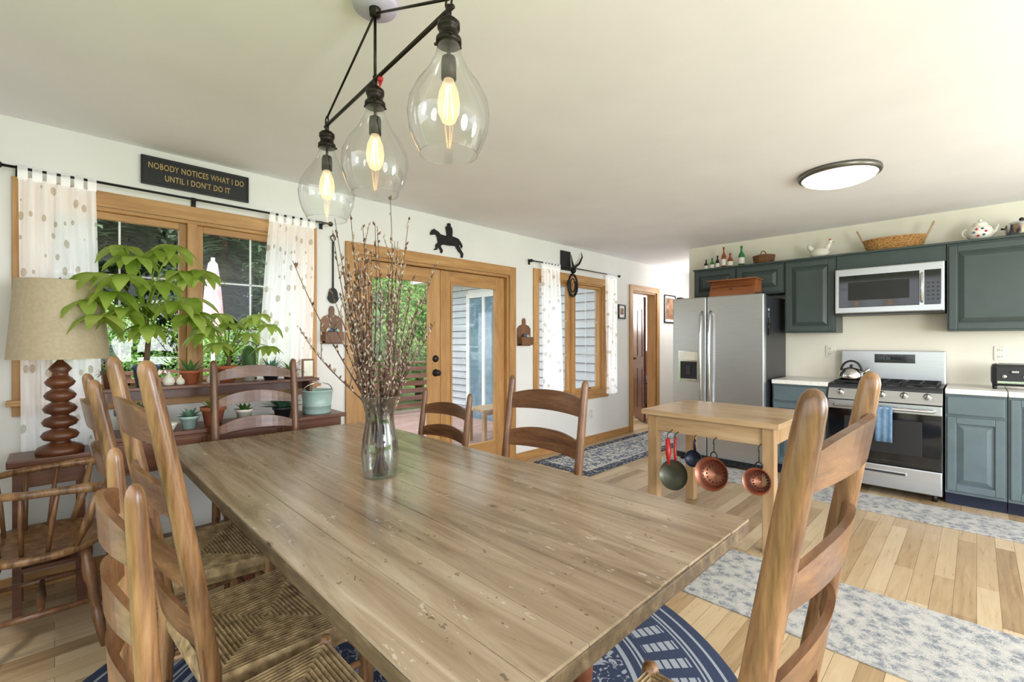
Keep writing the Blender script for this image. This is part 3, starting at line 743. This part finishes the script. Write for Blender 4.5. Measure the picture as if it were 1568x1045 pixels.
b.bx(5.20,5.38,-.30,-.11,1.112,1.117,'chrome',.002)
for x in(5.24,5.31): b.bx(x,x+.03,-.29,-.12,1.1165,1.118,'blackp')
b.bx(5.155,5.18,-.225,-.185,1.05,1.065,'chrome',.004)
for y in(-.26,-.15): b.lathe([(.015,0),(.014,.012),(.0001,.013)],(0,0,0),'chrome',14,kmtx(y,1.02,5.182))
for x in(5.2,5.37):
    for y in(-.31,-.1): b.cyl((x,y,.92),(x,y,.947),.012,'blackp',8)
b.obj('toaster')

# ------------------------------------------------------------------ island
b=Bd(); x0,x1,y0,y1,zt=3.03,3.78,.82,1.72,.80
n=5
for i in range(n): 
    a=x0+(x1-x0)*i/n; b.bx(a,a+(x1-x0)/n-.0015,y0,y1,zt-.035,zt,'isl',.003)
for a,c,d,e in((x0+.05,x1-.05,y0+.05,y0+.072),(x0+.05,x1-.05,y1-.072,y1-.05)): b.bx(a,c,d,e,zt-.15,zt-.036,'islv',.002)
for a in(x0+.05,x1-.072): b.bx(a,a+.022,y0+.05,y1-.05,zt-.15,zt-.036,'isl',.002)
for x in(x0+.035,x1-.105):
    for y in(y0+.035,y1-.105): b.bx(x,x+.07,y,y+.07,0,zt-.036,'islv',.006)
b.obj('kitchen_island_table')
def hung(name,y,z,kind,r,mat,x=3.035):
    b=Bd(); 
    m=Matrix.Translation((x,y,z))@Euler((0,radians(-78),0)).to_matrix().to_4x4()
    zt_=.66
    b.tube([(x+.045,y,zt_),(x-.005,y,zt_-.01),(x-.01,y,zt_-.03),(x,y,zt_-.04)],.003,'black',6)
    if kind=='pan':
        b.lathe([(.0001,-.0),(r*.85,0),(r,.035),(r*1.02,.036),(r*.88,.004),(.0001,.004)],(0,0,0),mat,28,m)
        b.tube([(x,y,z+r*.95),(x-.01,y,z+r+.05),(x,y,zt_-.03)],[.01,.009,.008],'red' if mat=='pan' else mat,8)
    if kind=='col':
        b.lathe([(.0001,-.0),(r*.5,.005),(r*.85,.04),(r,.085),(r*1.08,.088)],(0,0,-.04),mat,30,m)
        for k in range(3):
            for j in range(10+k*5):
                a=2*pi*j/(10+k*5); rr=r*(.35+.2*k); b.ball((rr*cos(a),rr*sin(a),-.04+.004+.03*k*.5-.003),.006,'dgrey',(1,1,.4),6,4,m)
        b.tube([(x,y+.02*cos(a),z+r+.02+.022*sin(a)) for a in[j*pi/6 for j in range(12)]],.004,'black',6,closed=True)
        b.tube([(x,y,z+r+.04),(x,y,zt_-.03)],.003,'black',6)
    b.obj(name)
hung('frying_pan',1.46,.37,'pan',.10,'pan'); hung('frying_pan',1.335,.50,'pan',.055,'navy',3.06); hung('copper_colander',1.20,.43,'col',.10,'copper'); hung('copper_pot',.93,.44,'col',.075,'copper')
b=Bd(); 
b.tube([(3.0,1.50,.62),(2.99,1.49,.52),(2.985,1.485,.44)],[.016,.02,.005],'red',8); b.tube([(3.075,1.50,.67),(3.0,1.50,.655),(3.0,1.50,.62)],.003,'black',6); b.obj('red_oven_mitt')

# ------------------------------------------------------------------ dining table
def dtable():
    b=Bd(); x0,x1,y0,y1,zt=.40,1.475,.48,2.865,.76; n=8; w=(x1-x0)/n
    for i in range(n):
        a=x0+i*w; j=R(0,.004); b.bx(a+.0005,a+w-.0005,y0+(j if 0<i<n-1 else 0),y1-j,zt-.036,zt-R(0,.0006),'table',.0016)
    m=[(x0-.002,x0+.01,y0,y1),(x1-.01,x1+.002,y0,y1),(x0,x1,y0-.002,y0+.01),(x0,x1,y1-.01,y1+.002)]
    for a,c,d,e in m: b.bx(a,c,d,e,zt-.042,zt-.006,'tedge',.004)
    ix,iy=.22,.40
    b.bx(x0+ix,x1-ix,y0+iy,y0+iy+.025,zt-.14,zt-.036,'isl'); b.bx(x0+ix,x1-ix,y1-iy-.025,y1-iy,zt-.14,zt-.036,'isl')
    for x in(x0+ix,x1-ix-.025): b.bx(x,x+.025,y0+iy,y1-iy,zt-.14,zt-.036,'table')
    for x in(x0+ix-.01,x1-ix-.07):
        for y in(y0+iy-.01,y1-iy-.07):
            b.bx(x,x+.08,y,y+.08,.56,zt-.036,'dark',.004)
            b.lathe([(.0001,0),(.025,0),(.03,.05),(.022,.08),(.036,.2),(.04,.4),(.03,.48),(.038,.52),(.036,.56)],(x+.04,y+.04,.0095),'dark',16)
    o=b.obj('dining_table')
    return o
dt=dtable()
at=dt.data.attributes.new('plank','FLOAT','POINT')
for v in dt.data.vertices: at.data[v.index].value=random.Random(int((v.co.x-.40)/(1.075/8))+5).random()

# ------------------------------------------------------------------ ladder-back chairs
def ladder(name,loc,rz,w=.42,wf=.50,depth=.40,sh=.44,top=1.22,lean=.13,slats=(1.08,.90,.72,.57),hh=.08,r=.021,mp='chair',ms='slat',arch=.02,bow=.035,pw=1.15):
    b=Bd()
    def py(z): return 0 if z<sh else -lean*((z-sh)/(top-sh))**pw
    for s in(-1,1):
        zs=[0,.15,sh-.03,sh+.03]+[sh+(top-sh)*t for t in(.25,.45,.65,.8,.9,.955)]
        pts=[(s*w/2,py(z)-(.02*(1-z/sh) if z<sh else 0),z) for z in zs]; rad=[r*.8,r*.95,r,r]+[r,r,r*.98,r*.95,r*.9,r*.88]
        d=(Vector(pts[-1])-Vector(pts[-2])).normalized(); p=Vector(pts[-1])
        for q,rr in((.010,.84),(.020,.84),(.032,.80),(.042,.66),(.049,.42),(.052,.05)): pts.append(tuple(p+d*q)); rad.append(r*rr)
        b.tube(pts,rad,mp,14)
        b.tube([(s*wf/2,depth,0),(s*wf/2,depth,.1),(s*wf/2,depth,sh-.05),(s*wf/2,depth,sh+.005),(s*wf/2,depth,sh+.018),(s*wf/2,depth,sh+.022)],[r*.75,r*.9,r,r*1.02,r*.8,r*.1],mp,14)
        for z in(.17,.31): b.tube([(s*w/2,0,z),(s*(w+wf)/4,depth/2,z),(s*wf/2,depth,z)],[.009,.013,.009],mp,10)
    for z in(.2,.33): b.tube([(-wf/2,depth,z),(0,depth,z),(wf/2,depth,z)],[.009,.014,.009],mp,10)
    b.tube([(-w/2,-.01,.24),(0,-.01,.24),(w/2,-.01,.24)],[.009,.012,.009],mp,10)
    for zc in slats:
        nu=14; v=[];f=[]
        for i in range(nu+1):
            t=-1+2*i/nu; x=t*(w/2-.004); c=1-t*t; y=py(zc)-bow*c
            zt_=zc+hh*.5+arch*c-(.012*abs(t)**3); zb=zc-hh*.5+arch*.45*c
            dy=(py(zt_)-py(zb))*.5
            v+=[(x,y+dy-.006,zt_),(x,y+dy+.006,zt_),(x,y-dy-.006,zb),(x,y-dy+.006,zb)]
        for i in range(nu):
            a=4*i; f+=[(a,a+4,a+5,a+1),(a+2,a+3,a+7,a+6),(a,a+2,a+6,a+4),(a+1,a+5,a+7,a+3)]
        f+=[(0,1,3,2),(4*nu,4*nu+2,4*nu+3,4*nu+1)]
        b.add(v,f,ms,False)
    C=[(-w/2,-.004),(w/2,-.004),(wf/2+.004,depth+.006),(-wf/2-.004,depth+.006)]; ctr=(0,depth*.52); v=[];f=[]
    ns=17; K=[(1.0,sh-.045),(1.02,sh-.02),(1.0,sh-.002)]
    for i in range(1,ns*2+1):
        t=1-i/(ns*2+1); z=sh+(.006 if i%2 else -.001)-.016*(1-t)+.004; K.append((t,z))
    for t,z in K:
        for cx_,cy_ in C: v.append((ctr[0]+(cx_-ctr[0])*t,ctr[1]+(cy_-ctr[1])*t,z))
    for i in range(len(K)-1):
        for k in range(4): f.append((4*i+k,4*i+(k+1)%4,4*(i+1)+(k+1)%4,4*(i+1)+k))
    f.append(tuple(4*(len(K)-1)+k for k in range(4))); f.append((3,2,1,0))
    b.add(v,f,'rush')
    return b.obj(name,loc,rz)
RZ=.0095
ladder('dining_chair',(.865,.272,RZ),0,w=.43,wf=.43,depth=.315,top=1.21,lean=.133,r=.0205,slats=(1.12,.955,.79,.63),hh=.062,pw=1.0,arch=.018)
q=-pi/2
ladder('dining_chair',(.262,1.54,RZ),q+radians(3.5),w=.44,top=1.225,lean=.13,depth=.40,r=.0225)
ladder('dining_chair',(.20,2.20,RZ),q,w=.42,top=1.14,lean=.11,slats=(1.02,.86,.70,.57),mp='chair')
ladder('dining_chair',(.118,1.08,RZ),q,w=.34,wf=.40,top=1.04,lean=.03,slats=(.96,.83,.70,.57),hh=.06,depth=.42,r=.0165)
q=pi/2
ladder('dining_chair',(1.60,1.46,RZ),q,w=.46,wf=.50,depth=.40,top=1.085,lean=.08,slats=(.985,.80,.62),hh=.085,mp='chaird',ms='slatd',r=.019)
ladder('dining_chair',(1.57,2.19,RZ),q,w=.43,wf=.46,depth=.38,top=.965,lean=.06,slats=(.87,.74,.61),hh=.06,mp='chaird',ms='slatd',r=.018)
ladder('dining_chair',(.85,2.96,0),pi,w=.43,top=1.165,lean=.07,slats=(1.09,.94,.79,.64),hh=.05,mp='chaird',ms='slatd',arch=.035)

# ------------------------------------------------------------------ windsor armchair
def windsor():
    b=Bd(); sh=.45
    out=[]; 
    for i in range(28):
        a=2*pi*i/28; out.append((.24*cos(a)*(1+.08*abs(sin(a))),.22*sin(a)))
    v=[];n=28
    for z,k in((sh-.035,.9),(sh-.02,1.0),(sh-.005,1.0),(sh,.97),(sh-.006,.8),(sh-.012,.45)):
        v+=[(x*k,y*k,z) for x,y in out]
    f=[(i*n+k,i*n+(k+1)%n,(i+1)*n+(k+1)%n,(i+1)*n+k) for i in range(5) for k in range(n)]+[tuple(range(n))[::-1],tuple(5*n+k for k in range(n))]
    b.add(v,f,'chair',True)
    for sx in(-1,1):
        for sy in(-1,1):
            a=Vector((sx*.15,sy*.13,sh-.03)); c=Vector((sx*.21,sy*.19,0)); pts=[a.lerp(c,t) for t in(0,.12,.2,.3,.4,.55,.6,.65,.85,1)]
            b.tube(pts,[.014,.018,.023,.024,.016,.022,.014,.022,.016,.011],'chaird',12)
        b.tube([(sx*.185,-.165,.2),(sx*.185,0,.2),(sx*.185,.165,.2)],[.009,.015,.009],'chaird',10)
    b.tube([(-.185,0,.2),(0,0,.2),(.185,0,.2)],[.009,.016,.009],'chaird',10)
    arc=[(.27*cos(a)*1.0,.05-.27*sin(a),.70) for a in[pi*i/16 for i in range(17)]]
    arc=[(.29,.2,.695),(.285,.13,.70)]+arc+[(-.285,.13,.70),(-.29,.2,.695)]
    b.tube(arc,[.022,.02]+[.015]*17+[.02,.022],'chair',10)
    for i in range(9):
        a=pi*(i+.0)/8; xb,yb=.19*cos(a),.02-.19*sin(a); xt,yt=.27*cos(a),.05-.27*sin(a)
        b.tube([(xb,yb,sh-.01),((xb+xt)/2,(yb+yt)/2,.58),(xt,yt,.70)],[.007,.009,.006],'chaird',8)
    for sx in(-1,1): b.tube([(sx*.2,.1,sh-.01),(sx*.24,.14,.56),(sx*.282,.17,.70)],[.01,.017,.009],'chair',10)
    bow=[(.2*cos(a),-.19-.12*max(0,sin(a)),.70+.32*sin(a)) for a in[pi*i/16 for i in range(17)]]
    b.tube(bow,.011,'chaird',10)
    for i in range(7):
        t=-1+2*(i+1)/8; b.tube([(t*.17,-.19,.70),(t*.19,-.19-.12*sqrt(1-t*t),.70+.32*sqrt(1-t*t))],.006,'chaird',8)
    b.obj('windsor_armchair',(-.04,2.82,0),radians(-90))
windsor()

# ------------------------------------------------------------------ side table + lamp
b=Bd(); b.bx(-.16,.13,3.13,3.38,.70,.735,'dark',.006)
for x in(-.14,.08):
    for y in(3.15,3.33): b.bx(x,x+.03,y,y+.03,0,.70,'dark')
b.bx(-.14,.11,3.15,3.36,.60,.70,'dark',.004); b.bx(-.14,.11,3.15,3.36,.2,.22,'dark'); b.obj('side_table')
LX,LY=.02,3.23
b=Bd(); z=.735
prof=[(.0001,0),(.088,0),(.092,.02),(.08,.035),(.045,.05)]
for i in range(5):
    zz=.06+i*.066; rr=.064-.0035*i
    prof+=[(.034,zz),(rr,zz+.012),(rr+.008,zz+.03),(rr-.004,zz+.048),(.032,zz+.06)]
prof+=[(.03,.40),(.045,.42),(.03,.44),(.012,.46),(.012,.52)]
b.lathe(prof,(LX,LY,z),'dark',28)
b.lathe([(.19,1.205),(.188,1.21),(.160,1.585),(.162,1.59),(.158,1.588),(.186,1.208)],(LX,LY,0),'lshade',36)
b.cyl((LX,LY,1.25),(LX,LY,1.61),.004,'bronze',8); b.ball((LX,LY,1.33),.03,'cream')
for a in(0,2.1,4.2): b.cyl((LX,LY,1.57),(LX+.160*cos(a),LY+.160*sin(a),1.58),.003,'bronze',6)
b.obj('table_lamp')

# ------------------------------------------------------------------ hutch desk
b=Bd(); x0,x1=.17,1.43; 
b.bx(x0,x1,3.06,3.36,.775,.80,'dark',.005); b.bx(x0+.03,x1-.03,3.08,3.34,.60,.775,'dark',.003)
for i in range(3):
    a=x0+.05+i*.395; b.bx(a,a+.37,3.07,3.08,.62,.76,'dark',.005); b.ball((a+.185,3.062,.69),.013,'bronze')
for x in(x0+.03,x1-.08):
    for y in(3.09,3.29): b.bx(x,x+.05,y,y+.05,0,.60,'dark',.005)
b.bx(x0+.05,x1-.05,3.1,3.33,.15,.17,'dark')
xs0,xs1=.14,1.30
b.bx(xs0,xs1,3.20,3.36,1.02,1.04,'dark',.004)
for x in(xs0+.04,xs1-.06): b.bx(x,x+.02,3.22,3.35,.80,1.02,'dark',.003)
b.bx(xs0+.04,xs1-.04,3.345,3.355,.96,1.02,'dark'); b.obj('plant_desk')
SZ=1.04; DZ=.80
def pot(b,x,y,z,r,h,mat):
    b.lathe([(.0001,0),(r*.7,0),(r*.95,h*.8),(r*1.08,h*.8),(r*1.1,h),(r*.95,h),(r*.9,h*.85)],(x,y,z),mat,22); b.disc((x,y,z+h*.86),r*.92,'soil',18)
def leaf(b,base,d,L,W,droop,mat,n=5,fold=.15):
    d=Vector(d).normalized(); side=d.cross(Vector((0,0,1)))
    side=side.normalized() if side.length>1e-3 else Vector((1,0,0)); up=side.cross(d).normalized()
    v=[];f=[]; p=Vector(base); dd=d.copy()
    for i in range(n+1):
        t=i/n; w=W*sin(pi*min(.97,max(.04,t**.8)))*.5+.0008
        v+=[p-side*w+up*w*fold,p.copy(),p+side*w+up*w*fold]
        dd=(dd+Vector((0,0,-droop/n))).normalized(); p=p+dd*L/n
    for i in range(n): a=3*i; f+=[(a,a+1,a+4,a+3),(a+1,a+2,a+5,a+4)]
    b.add(v,f,mat,True)
def palmate(name,x,y,z,pr,ph,pm,stems,trunk=.1,nl=6,L=.15,mat='leaf',th=.012):
    b=Bd(); pot(b,x,y,z,pr,ph,pm)
    tz=z+ph*.85; top=Vector((x,y,tz+trunk)); b.tube([(x,y,tz-.01),(x+.01,y,tz+trunk*.5),top],[th*1.2,th,th*.8],'bark',8)
    for (dx,dy,dz) in stems:
        e=Vector((x+dx,y+dy,z+dz)); mid=top.lerp(e,.5)+Vector((0,0,.05)); b.tube([top-Vector((0,0,.03)),mid,e],[.005,.004,.0025],mat,6)
        o=R(0,6)
        for k in range(nl):
            a=o+2*pi*k/nl; leaf(b,e,(cos(a),sin(a),R(.0,.3)),L*R(.75,1.1),L*.38,R(1.0,1.9),mat)
    b.obj(name,fix=False)
palmate('potted_money_tree',.36,3.25,SZ,.06,.12,'bluepot',[(-.22,-.10,.60),(-.16,-.2,.50),(-.06,-.14,.70),(.06,-.05,.76),(.14,-.14,.64),(.20,-.06,.50),(.02,-.28,.56),(-.20,-.22,.38),(.18,-.2,.40),(-.1,-.04,.76),(.12,-.03,.80),(-.25,-.14,.46),(0,-.1,.45),(.24,-.1,.66),(-.12,-.30,.58),(-.02,-.2,.34),(.1,-.26,.46),(-.1,-.16,.42)],.3,7,.18)
palmate('potted_umbrella_plant',.76,3.27,SZ,.055,.1,'terra',[(-.14,-.05,.3),(-.17,-.1,.42),(0,-.08,.36),(.12,-.04,.40),(.22,-.08,.36),(.08,-.15,.3),(-.08,-.16,.24),(.2,-.12,.22),(-.04,-.02,.42),(.14,-.14,.42),(-.14,-.15,.34)],.1,7,.13)
def spiky(name,x,y,z,pr,ph,pm,n,L,W,mat,dr=.3):
    b=Bd(); pot(b,x,y,z,pr,ph,pm)
    for k in range(n):
        a=2.4*k; el=.25+1.1*(k/n); leaf(b,(x+.01*cos(a),y+.01*sin(a),z+ph*.85),(cos(a)*cos(el),sin(a)*cos(el),sin(el)),L*R(.8,1.1),W,dr,mat,4,.3)
    b.obj(name,fix=False)
spiky('potted_agave',1.04,3.14,DZ,.055,.07,'dgrey',40,.13,.022,'agave')
spiky('potted_aloe',.57,3.28,SZ,.05,.08,'terra',16,.10,.02,'leafd')
spiky('potted_succulent',1.01,3.27,SZ,.055,.06,'dgrey',30,.10,.018,'agave')
spiky('potted_succulent',.31,3.15,DZ,.085,.13,'bluepot',14,.06,.03,'leafd')
spiky('potted_succulent',.66,3.15,DZ,.06,.11,'terra',18,.07,.02,'leaf')
spiky('potted_succulent',.82,3.14,DZ,.045,.08,'cream',14,.06,.02,'leafd')
spiky('potted_succulent',.54,3.13,DZ,.045,.07,'mint',22,.06,.02,'agave')
spiky('potted_spider_plant',1.13,3.28,SZ,.045,.06,'dgrey',26,.1,.014,'leafd',1.0)
spiky('potted_fern',.22,3.28,SZ,.045,.09,'brd',20,.07,.02,'leafd',1.0)
b=Bd(); x,y=.445,3.12
b.lathe([(.0001,0),(.02,0),(.022,.006),(.036,.03),(.041,.045),(.038,.045),(.028,.02),(.0001,.012)],(x,y,DZ),'cream',24); b.obj('ceramic_bowl')
b=Bd(); pot(b,.885,3.29,SZ,.045,.07,'cream')
seg=24; prof=[(.03,.06),(.036,.1),(.037,.16),(.03,.2),(.012,.222),(.001,.225)]; v=[]
for r_,z_ in prof:
    for k in range(seg): a=2*pi*k/seg; rr=r_*(1+.14*(k%2)); v.append((.885+rr*cos(a),3.29+rr*sin(a),SZ+z_))
b.add(v,[(i*seg+k,i*seg+(k+1)%seg,(i+1)*seg+(k+1)%seg,(i+1)*seg+k) for i in range(5) for k in range(seg)],'leafd',True); b.obj('potted_cactus',fix=False)
for x,r_ in((.46,.03),(.515,.022),(.665,.026)):
    b=Bd(); b.lathe([(.0001,0),(r_*.8,.004),(r_,r_*.8),(r_*.8,r_*1.5),(r_*.3,r_*2),(r_*.2,r_*2.6),(.0001,r_*2.7)],(x,3.225,SZ),'cream',16); b.obj('ceramic_gourd')
b=Bd(); x,y=1.28,3.19
b.lathe([(.0001,0),(.085,0),(.088,.01),(.09,.05),(.094,.052),(.09,.056),(.1,.15),(.107,.155),(.1,.16),(.095,.15),(.08,.02),(.0001,.012)],(x,y,DZ),'mint',30)
b.tube([(x+.1*cos(a),y-.0-.03*sin(a),DZ+.15+.06*sin(a)) for a in[j*pi/12 for j in range(13)]],.004,'chrome',6); b.obj('enamel_bucket')
b=Bd(); b.bx(1.20,1.28,3.24,3.26,SZ,SZ+.13,'brd',.003); b.bx(1.21,1.27,3.238,3.24,SZ+.012,SZ+.118,'cream'); b.obj('photo_frame')
for i,(x,y) in enumerate(((.02,3.25),(-.07,3.30))):
    b=Bd(); b.lathe([(.0001,0),(.04,0),(.042,.09),(.03,.11),(.031,.13),(.0001,.132)],(x,y,.221),'grnglass' if i%2 else 'dgrey',16); b.obj('glass_jar')

# ------------------------------------------------------------------ vase & branches
vx,vy=.915,1.665; z=.76
b=Bd(); pr=[(.0001,0),(.062,0),(.066,.008),(.07,.05),(.073,.09),(.066,.15),(.055,.21),(.056,.25),(.066,.29),(.078,.315)]
b.lathe(pr,(vx,vy,z),'vglass',36); b.lathe([(max(.0001,r_-.004),zz+.004) for r_,zz in pr[2:]],(vx,vy,z),'vglass',36); b.lathe([(.0001,.012),(.064,.012)],(vx,vy,z),'vglass',30)
b.tube([(vx+.078*cos(a),vy+.078*sin(a),z+.315) for a in[j*pi/18 for j in range(36)]],.0022,'cglass',6,closed=True); b.obj('glass_vase')
b=Bd(); rr=random.Random(3)
for k in range(46):
    a=rr.uniform(0,2*pi); h=rr.uniform(.55,1.02); sp=rr.uniform(.02,.27)*(1.15-.35*(h-.6)/.45)
    if k<3: sp=.31; h=.78+.05*k
    if k==4: h=1.09; sp=.06
    p0=Vector((vx-cos(a)*rr.uniform(0,.035),vy-sin(a)*rr.uniform(0,.035),z+.016)); e=Vector((vx+cos(a)*sp,vy+sin(a)*sp,z+h))
    n=12; pts=[];wx,wy=rr.uniform(-.015,.015),rr.uniform(-.015,.015)
    rim=Vector((vx+cos(a)*min(.045,sp),vy+sin(a)*min(.045,sp),z+.26))
    for i in range(n+1):
        t=i/n
        p=p0.lerp(rim,t/.3) if t<.3 else rim.lerp(e,(t-.3)/.7)+Vector((wx*sin(6*t),wy*sin(7*t),0))
        pts.append(p)
    b.tube(pts,[.0042*(1-.72*i/n) for i in range(n+1)],'twig',5)
    for i in range(4,n+1):
        for m_ in range(3):
            p=pts[i-1].lerp(pts[i],rr.random()); o=rr.uniform(0,6); d=Vector((cos(o)*.5,sin(o)*.5,.8)).normalized()
            L=rr.uniform(.012,.022); rad=rr.uniform(.0036,.0056)
            b.tube([p,p+d*L*.5,p+d*L],[.0015,rad,.001],'catkin' if rr.random()<.5 else 'twig',5)
        if rr.random()<.28 and i<n:
            o=rr.uniform(0,6); L=rr.uniform(.06,.16); q0=pts[i]; q1=q0+Vector((cos(o)*.35,sin(o)*.35,.9)).normalized()*L
            b.tube([q0,q0.lerp(q1,.5),q1],[.0018,.0014,.0007],'twig',4)
            for m_ in range(4):
                p=q0.lerp(q1,(m_+1)/4.2); b.tube([p,p+Vector((cos(m_*2)*.006,sin(m_*2)*.006,.012))],[.0035,.001],'catkin',5)
b.obj('pussy_willow_branches',fix=False)

# ------------------------------------------------------------------ pendant light
P=[(.745,.99),(.768,1.43),(.79,1.87)]; BZ=2.175
b=Bd(); cxp,cyp=P[1]
b.lathe([(.0001,CH-.001),(.075,CH-.001),(.075,CH-.012),(.07,CH-.025),(.0001,CH-.026)],(cxp,cyp,0),'lav',32)
b.lathe([(.02,CH-.025),(.018,CH-.05),(.006,CH-.055)],(cxp,cyp,0),'bronze',16)
d=Vector((P[2][0]-P[0][0],P[2][1]-P[0][1],0)).normalized()
b.cyl(Vector((*P[0],BZ))-d*.02,Vector((*P[2],BZ))+d*.02,.0065,'bronze',10)
b.cyl((cxp,cyp,CH-.03),(cxp,cyp,BZ),.005,'bronze',10)
for p in(P[0],P[2]):
    b.cyl((cxp,cyp,CH-.04),(*p,BZ+.03),.0042,'bronze',8); b.tube([(p[0],p[1]+.013*cos(a),BZ+.02+.017*sin(a)) for a in[j*pi/6 for j in range(12)]],.003,'bronze',6,closed=True)
for (x,y) in P:
    b.cyl((x,y,BZ+.012),(x,y,BZ-.03),.008,'bronze',10)
    b.lathe([(.0001,-.028),(.022,-.028),(.024,-.034),(.03,-.036),(.03,-.05),(.026,-.052),(.026,-.074),(.034,-.078),(.034,-.092),(.0001,-.093)],(x,y,BZ),'bronze',22)
    for a in(0,2.1,4.2): b.cyl((x+.033*cos(a),y+.033*sin(a),BZ-.084),(x+.041*cos(a),y+.041*sin(a),BZ-.084),.004,'bronze',6)
    b.cyl((x,y,BZ-.09),(x,y,BZ-.13),.005,'bronze',8)
    b.lathe([(.0001,-.125),(.018,-.127),(.02,-.14),(.02,-.185),(.0001,-.187)],(x,y,BZ),'bronze',18)
    b.lathe([(.03,-.088),(.03,-.10),(.036,-.125),(.056,-.165),(.085,-.205),(.104,-.245),(.109,-.28),(.104,-.32),(.092,-.355),(.076,-.385)],(x,y,BZ),'cglass',40)
    b.tube([(x+.076*cos(a),y+.076*sin(a),BZ-.385) for a in[j*pi/18 for j in range(36)]],.0018,'cglass',6,closed=True)
    b.lathe([(.013,-.185),(.016,-.195),(.026,-.22),(.03,-.25),(.028,-.275),(.018,-.298),(.0001,-.308)],(x,y,BZ),'bulbg',20)
    for j in range(5):
        a=j*1.256; b.tube([(x+.005*cos(a),y+.005*sin(a),BZ-.20),(x+.014*cos(a),y+.014*sin(a),BZ-.285)],.0014,'bulb',5)
b.obj('pendant_light')
b=Bd(); b.ball((P[1][0]-.0,P[1][1]-.035,BZ-.012),.011,'red',(.8,1.2,.9)); b.tube([(P[1][0],P[1][1]-.035,BZ-.02),(P[1][0]-.01,P[1][1]-.05,BZ-.05)],[.007,.001],'red',6); b.tube([(P[1][0],P[1][1]-.035,BZ),(P[1][0],P[1][1]-.03,BZ+.008)],.0015,'red',5); b.obj('red_ornament')
b=Bd(); x,y=3.78,.66
b.lathe([(.0001,-.001),(.235,-.001),(.238,-.015),(.232,-.03),(.215,-.034)],(x,y,CH),'nickel',48); b.lathe([(.217,-.032),(.20,-.052),(.15,-.072),(.08,-.083),(.0001,-.086)],(x,y,CH),'diff',48); b.obj('flush_ceiling_light')

# ------------------------------------------------------------------ rugs
def rug(name,x0,x1,y0,y1,mat,h=.008):
    b=Bd(); cx_,cy_=(x0+x1)/2,(y0+y1)/2
    b.bx(x0-cx_,x1-cx_,y0-cy_,y1-cy_,0,h,mat,.003); return b.obj(name,(cx_,cy_,.0005))
rug('runner_rug',4.38,4.86,-1.2,2.42,'rugg'); rug('area_rug',2.30,2.97,-1.4,1.07,'rugg'); rug('hallway_rug',3.62,6.22,2.60,3.32,'rugh')
b=Bd(); b.lathe([(1.24,0),(1.243,.004),(1.235,.008),(.0001,.008)],(0,0,0),'rugr',96); b.obj('round_rug',(.95,1.50,.0005))

# ------------------------------------------------------------------ light, world, camera
w=bpy.data.worlds.new('World'); sc.world=w; w.use_nodes=True
bg=w.node_tree.nodes['Background']; bg.inputs[0].default_value=(.90,.95,1.0,1); bg.inputs[1].default_value=1.9
sun=bpy.data.lights.new('sun','SUN'); sun.energy=1.6; sun.angle=radians(8); sun.color=(1,.96,.9)
so=bpy.data.objects.new('sun',sun); sc.collection.objects.link(so); so.rotation_euler=(radians(35),0,radians(-20))
def fill_light(loc,p,r=.3,c=(1,.97,.93)):  # unseen point light without a fixture, added to brighten the rooms
    pl=bpy.data.lights.new('unseen_fill_light','POINT'); pl.energy=p; pl.color=c; pl.shadow_soft_size=r
    po=bpy.data.objects.new('unseen_fill_light',pl); sc.collection.objects.link(po); po.location=loc
fill_light((1.2,-2.2,1.35),150,.6,(.94,.95,1)); fill_light((3.9,-2.2,1.35),95,.6,(.94,.95,1)); fill_light((7.0,3.0,2.0),12,.2); fill_light((7.3,5.2,1.8),45,.3)
cam=bpy.data.cameras.new('camera'); cam.lens=705.88/1568*36; cam.sensor_width=36; cam.clip_start=.05
co=bpy.data.objects.new('camera',cam); sc.collection.objects.link(co); co.location=(0,0,1.2932); co.rotation_euler=(pi/2,0,.7893-pi/2)
sc.camera=co
sc.view_settings.view_transform='Standard'; sc.view_settings.exposure=.80
